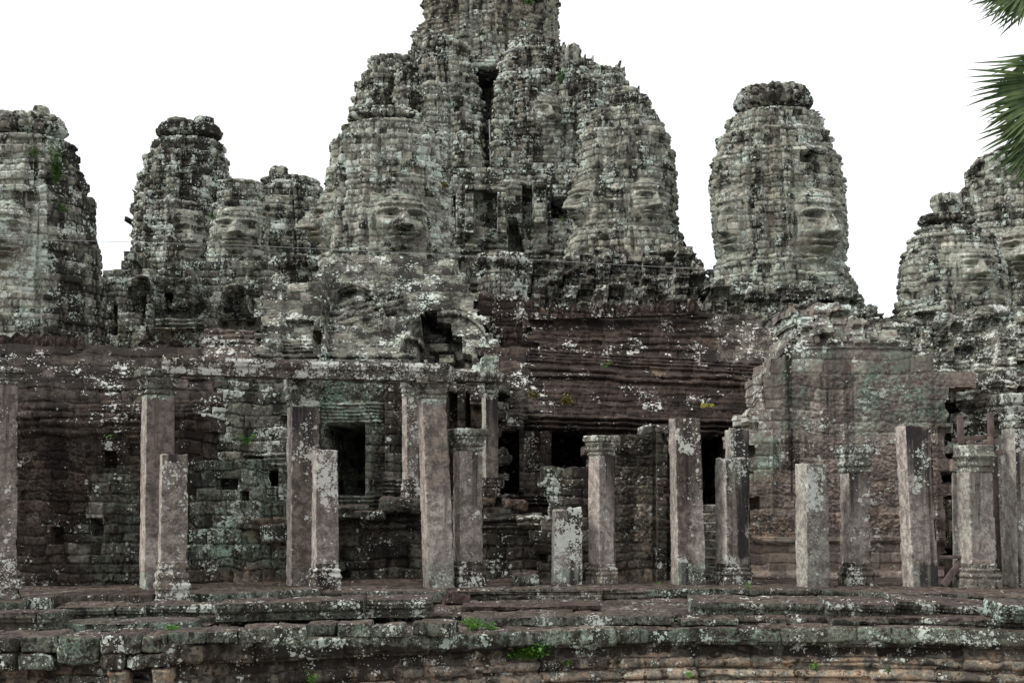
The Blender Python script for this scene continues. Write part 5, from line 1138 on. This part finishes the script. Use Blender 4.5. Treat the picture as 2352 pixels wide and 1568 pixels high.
for k, (x0, y0, x1, y1, Y, lb) in enumerate([(1612, 926, 1640, 952, 26.7, 'square yellow moss patch on the lower roof near the relief wall'), (1243, 770, 1266, 786, 28.7, 'small yellow moss patch on the upper roof tier'), (1716, 826, 1760, 840, 27.8, 'orange-yellow moss strip on the roof step beside the relief wall')]):
    c = r3((x0+x1)/2, (y0+y1)/2, Y); s = pm(Y)
    rock('moss_patch', lb, 'moss', tuple(c), ((x1-x0)*s*.9, .10, (y1-y0)*s*.8), (-30, 0, 0), .05, .06, 800+k, {}, M_moss)

# ------------------------------------------------------------------ palm, its trunk just outside the right edge
YP = 16.0
palm = empty('palm_tree', r3(2560, 1500, YP), 'sugar palm leaning in from the right edge, only its fan fronds in view', 'palm')
palm.location[2] = -2.2
tp = [np.array(r3(2575, 30, YP+.3))]
rs = np.random.RandomState(5)
top = np.array(r3(2560, 110, YP+.2)); bot = np.array([top[0]+.1, top[1], -2.25])
n = 90; m = 20; tz = np.linspace(0, 1, n); V = []
for i, t in enumerate(tz):
    c = bot*(1-t)+top*t; rr = .24-.07*t + .012*math.sin(i*2.1) + (.12*(1-t)**8)
    for j in range(m): a = j/m*2*math.pi; V.append(c + np.array((math.cos(a), math.sin(a), 0))*rr*(1+.05*rs.randn()*.6))
F = [[i*m+j, i*m+(j+1) % m, (i+1)*m+(j+1) % m, (i+1)*m+j] for i in range(n-1) for j in range(m)]
mesh_np('trunk', np.array(V), F, M_bark, palm)
def fan(hub, axis, nrm, R, spread, nf, mat, seed, droop=.25):
    """one costapalmate leaf: pleated blade splitting into stiff tapering fingers. axis = mid direction, nrm = blade normal"""
    rs = np.random.RandomState(seed); hub = np.array(hub, float)
    ax = np.array(axis, float); ax /= np.linalg.norm(ax); nr = np.array(nrm, float); nr -= ax*nr.dot(ax); nr /= np.linalg.norm(nr); sd = np.cross(nr, ax)
    V, F = [], []
    for k in range(nf):
        a = math.radians(spread)*((k+.5)/nf-.5) + rs.randn()*.012
        d = ax*math.cos(a)+sd*math.sin(a); tng = -ax*math.sin(a)+sd*math.cos(a)
        L = R*(.80+.2*math.cos(a))*(.88+.16*rs.rand()); hw0 = math.radians(spread)/nf/2
        dr = droop*(.4+rs.rand()*1.1); tw = rs.randn()*.5; ns = 9; b = len(V)
        bend = rs.randn()*.05
        for i in range(ns+1):
            t = i/ns; rr = L*t
            hw = min(rr*hw0*1.15, R*.55*hw0*1.2) if t < .5 else R*.55*hw0*1.2*(1-((t-.5)/.5))**.75
            hw = max(hw, .0012)
            off = nr*(rs.randn()*.0) + np.array((0, 0, -1))*dr*L*max(0, t-.35)**2 + tng*bend*L*max(0, t-.4)
            c = hub + d*rr + off; tt = tng*math.cos(tw*max(0, t-.4)) + nr*math.sin(tw*max(0, t-.4)); fold = nr*hw*.75
            V += [c-tt*hw+fold, c-nr*.0, c+tt*hw+fold]
        for i in range(ns):
            q = b+i*3; F += [[q, q+1, q+4, q+3], [q+1, q+2, q+5, q+4]]
    o = mesh_np('frond', np.array(V), F, mat, palm)
    P0 = top + np.array((0, -.05, 0)); pv = [P0*(1-t)+hub*t + np.array((0, 0, .25))*math.sin(t*math.pi)*.6 for t in np.linspace(0, 1, 8)]
    tube('leaf_stalk', pv, .022, M_palm, parent=palm)
fan(r3(2385, -60, YP-.7), (-.9, 0, -.55), (-.2, -1, .5), .82, 80, 16, M_palm, 31, .10)
fan(r3(2430, 215, YP+.1), (-1, -.1, -.35), (-.1, -1, .35), .95, 80, 17, M_palm, 32, .12)
fan(r3(2435, 262, YP-.4), (-.85, -.1, -.80), (-.1, -1, .3), 1.02, 70, 15, M_palm, 33, .14)
fan(r3(2405, 330, YP-.2), (-.55, -.1, -.75), (.1, -1, .2), .66, 90, 14, M_palm, 34, .12)
fan(r3(2400, 120, YP+.2), (-.5, -.1, -1), (.1, -1, .2), .80, 80, 16, M_palm, 35, .12)
fan(r3(2420, -20, YP-.5), (-1, 0, -.22), (-.1, -1, .4), .95, 60, 14, M_palm, 36, .12)
fan(r3(2400, -75, YP-.3), (-1, 0, -.72), (-.35, -1, .5), .92, 70, 15, M_palm, 11, .10)
fan(r3(2360, -70, YP-.2), (-.55, -.1, -1), (0, -1, .2), .78, 60, 13, M_palm, 12, .1)
fan(r3(2400, -40, YP-.4), (-.1, -.1, -1), (.1, -1, .2), .52, 60, 9, M_palm, 20, .1)
fan(r3(2440, 150, YP-.6), (-1, -.05, -.02), (.1, -.75, .7), 1.02, 16, 3, M_palm, 13, .05)
fan(r3(2430, 130, YP-.5), (-1, -.05, -.10), (.1, -.75, .7), .72, 24, 4, M_palm, 21, .08)
fan(r3(2440, 185, YP-.2), (-1, -.1, -.60), (-.1, -1, .35), 1.12, 96, 22, M_palm, 14, .12)
fan(r3(2450, 205, YP-.6), (-.9, -.15, -.72), (-.2, -1, .6), 1.02, 90, 18, M_palm, 15, .15)
fan(r3(2430, 255, YP-.1), (-.9, -.1, -.55), (.1, -1, .3), .86, 90, 17, M_palm, 22, .12)
fan(r3(2430, 290, YP-.3), (-.75, -.1, -.80), (.1, -1, .2), .80, 80, 15, M_palm, 16, .15)
fan(r3(2420, 325, YP-.1), (-.55, -.1, -.85), (.1, -1, .1), .58, 60, 9, M_palmd, 17, .15)
fan(r3(2600, -60, YP), (.8, 0, .5), (0, -1, .3), 1.1, 110, 24, M_palm, 18, .2)
fan(r3(2660, 150, YP), (1, 0, -.2), (0, -1, .3), 1.1, 110, 24, M_palm, 19, .2)

P_('narrow pale pilaster stone wedged left of the drooping capital', 2190, 2216, 1346, 2186, 2210, 1090, .1, seed=420, Yp=22.2, base=dict(l=.2, d=.35, g=.35, b=.2, t=.9), jag=.1)
P_('dark squared pier standing in the gap behind the timber post near the right edge', 2262, 2312, 1346, 2258, 2306, 1000, .2, seed=421, Yp=23.0, base=dict(l=.3, d=.6, g=.3, b=.6, t=.8), jag=.1)

rs = np.random.RandomState(21)
for k, (x, y, Y, lb) in enumerate([(352, 905, 21.0, 'sprig rooted in the roof joint beside the tall smooth pillar'), (255, 1000, 21.0, 'small sprig on the ledge of the left gallery wall'), (1300, 1520, YC+.04, 'short tuft hanging under the plinth rim right of the spreading weed'), (905, 1482, 16.6, 'short tuft under the plinth rim left of centre'),
        (1590, 1548, YC+.02, 'thin tuft low on the plinth face right of centre'), (2040, 1536, YC+.02, 'thin tuft low on the plinth face near the right edge'), (1720, 1346, 20.9, 'dry tuft at the foot of the broken-topped pillar'), (640, 1352, 20.1, 'dry tuft at the foot of the spotted pillar'),
        (1385, 836, 27.0, 'seedling on the step between the two roof tiers'), (1090, 1158, 24.2, 'seedling on the podium behind the leaning pillar')]):
    weed(lb, x, y, Y, 26+rs.rand()*14, 14+rs.rand()*8, 46, .036, 60+k, M_vine if k % 2 else M_leaf, up=.2)
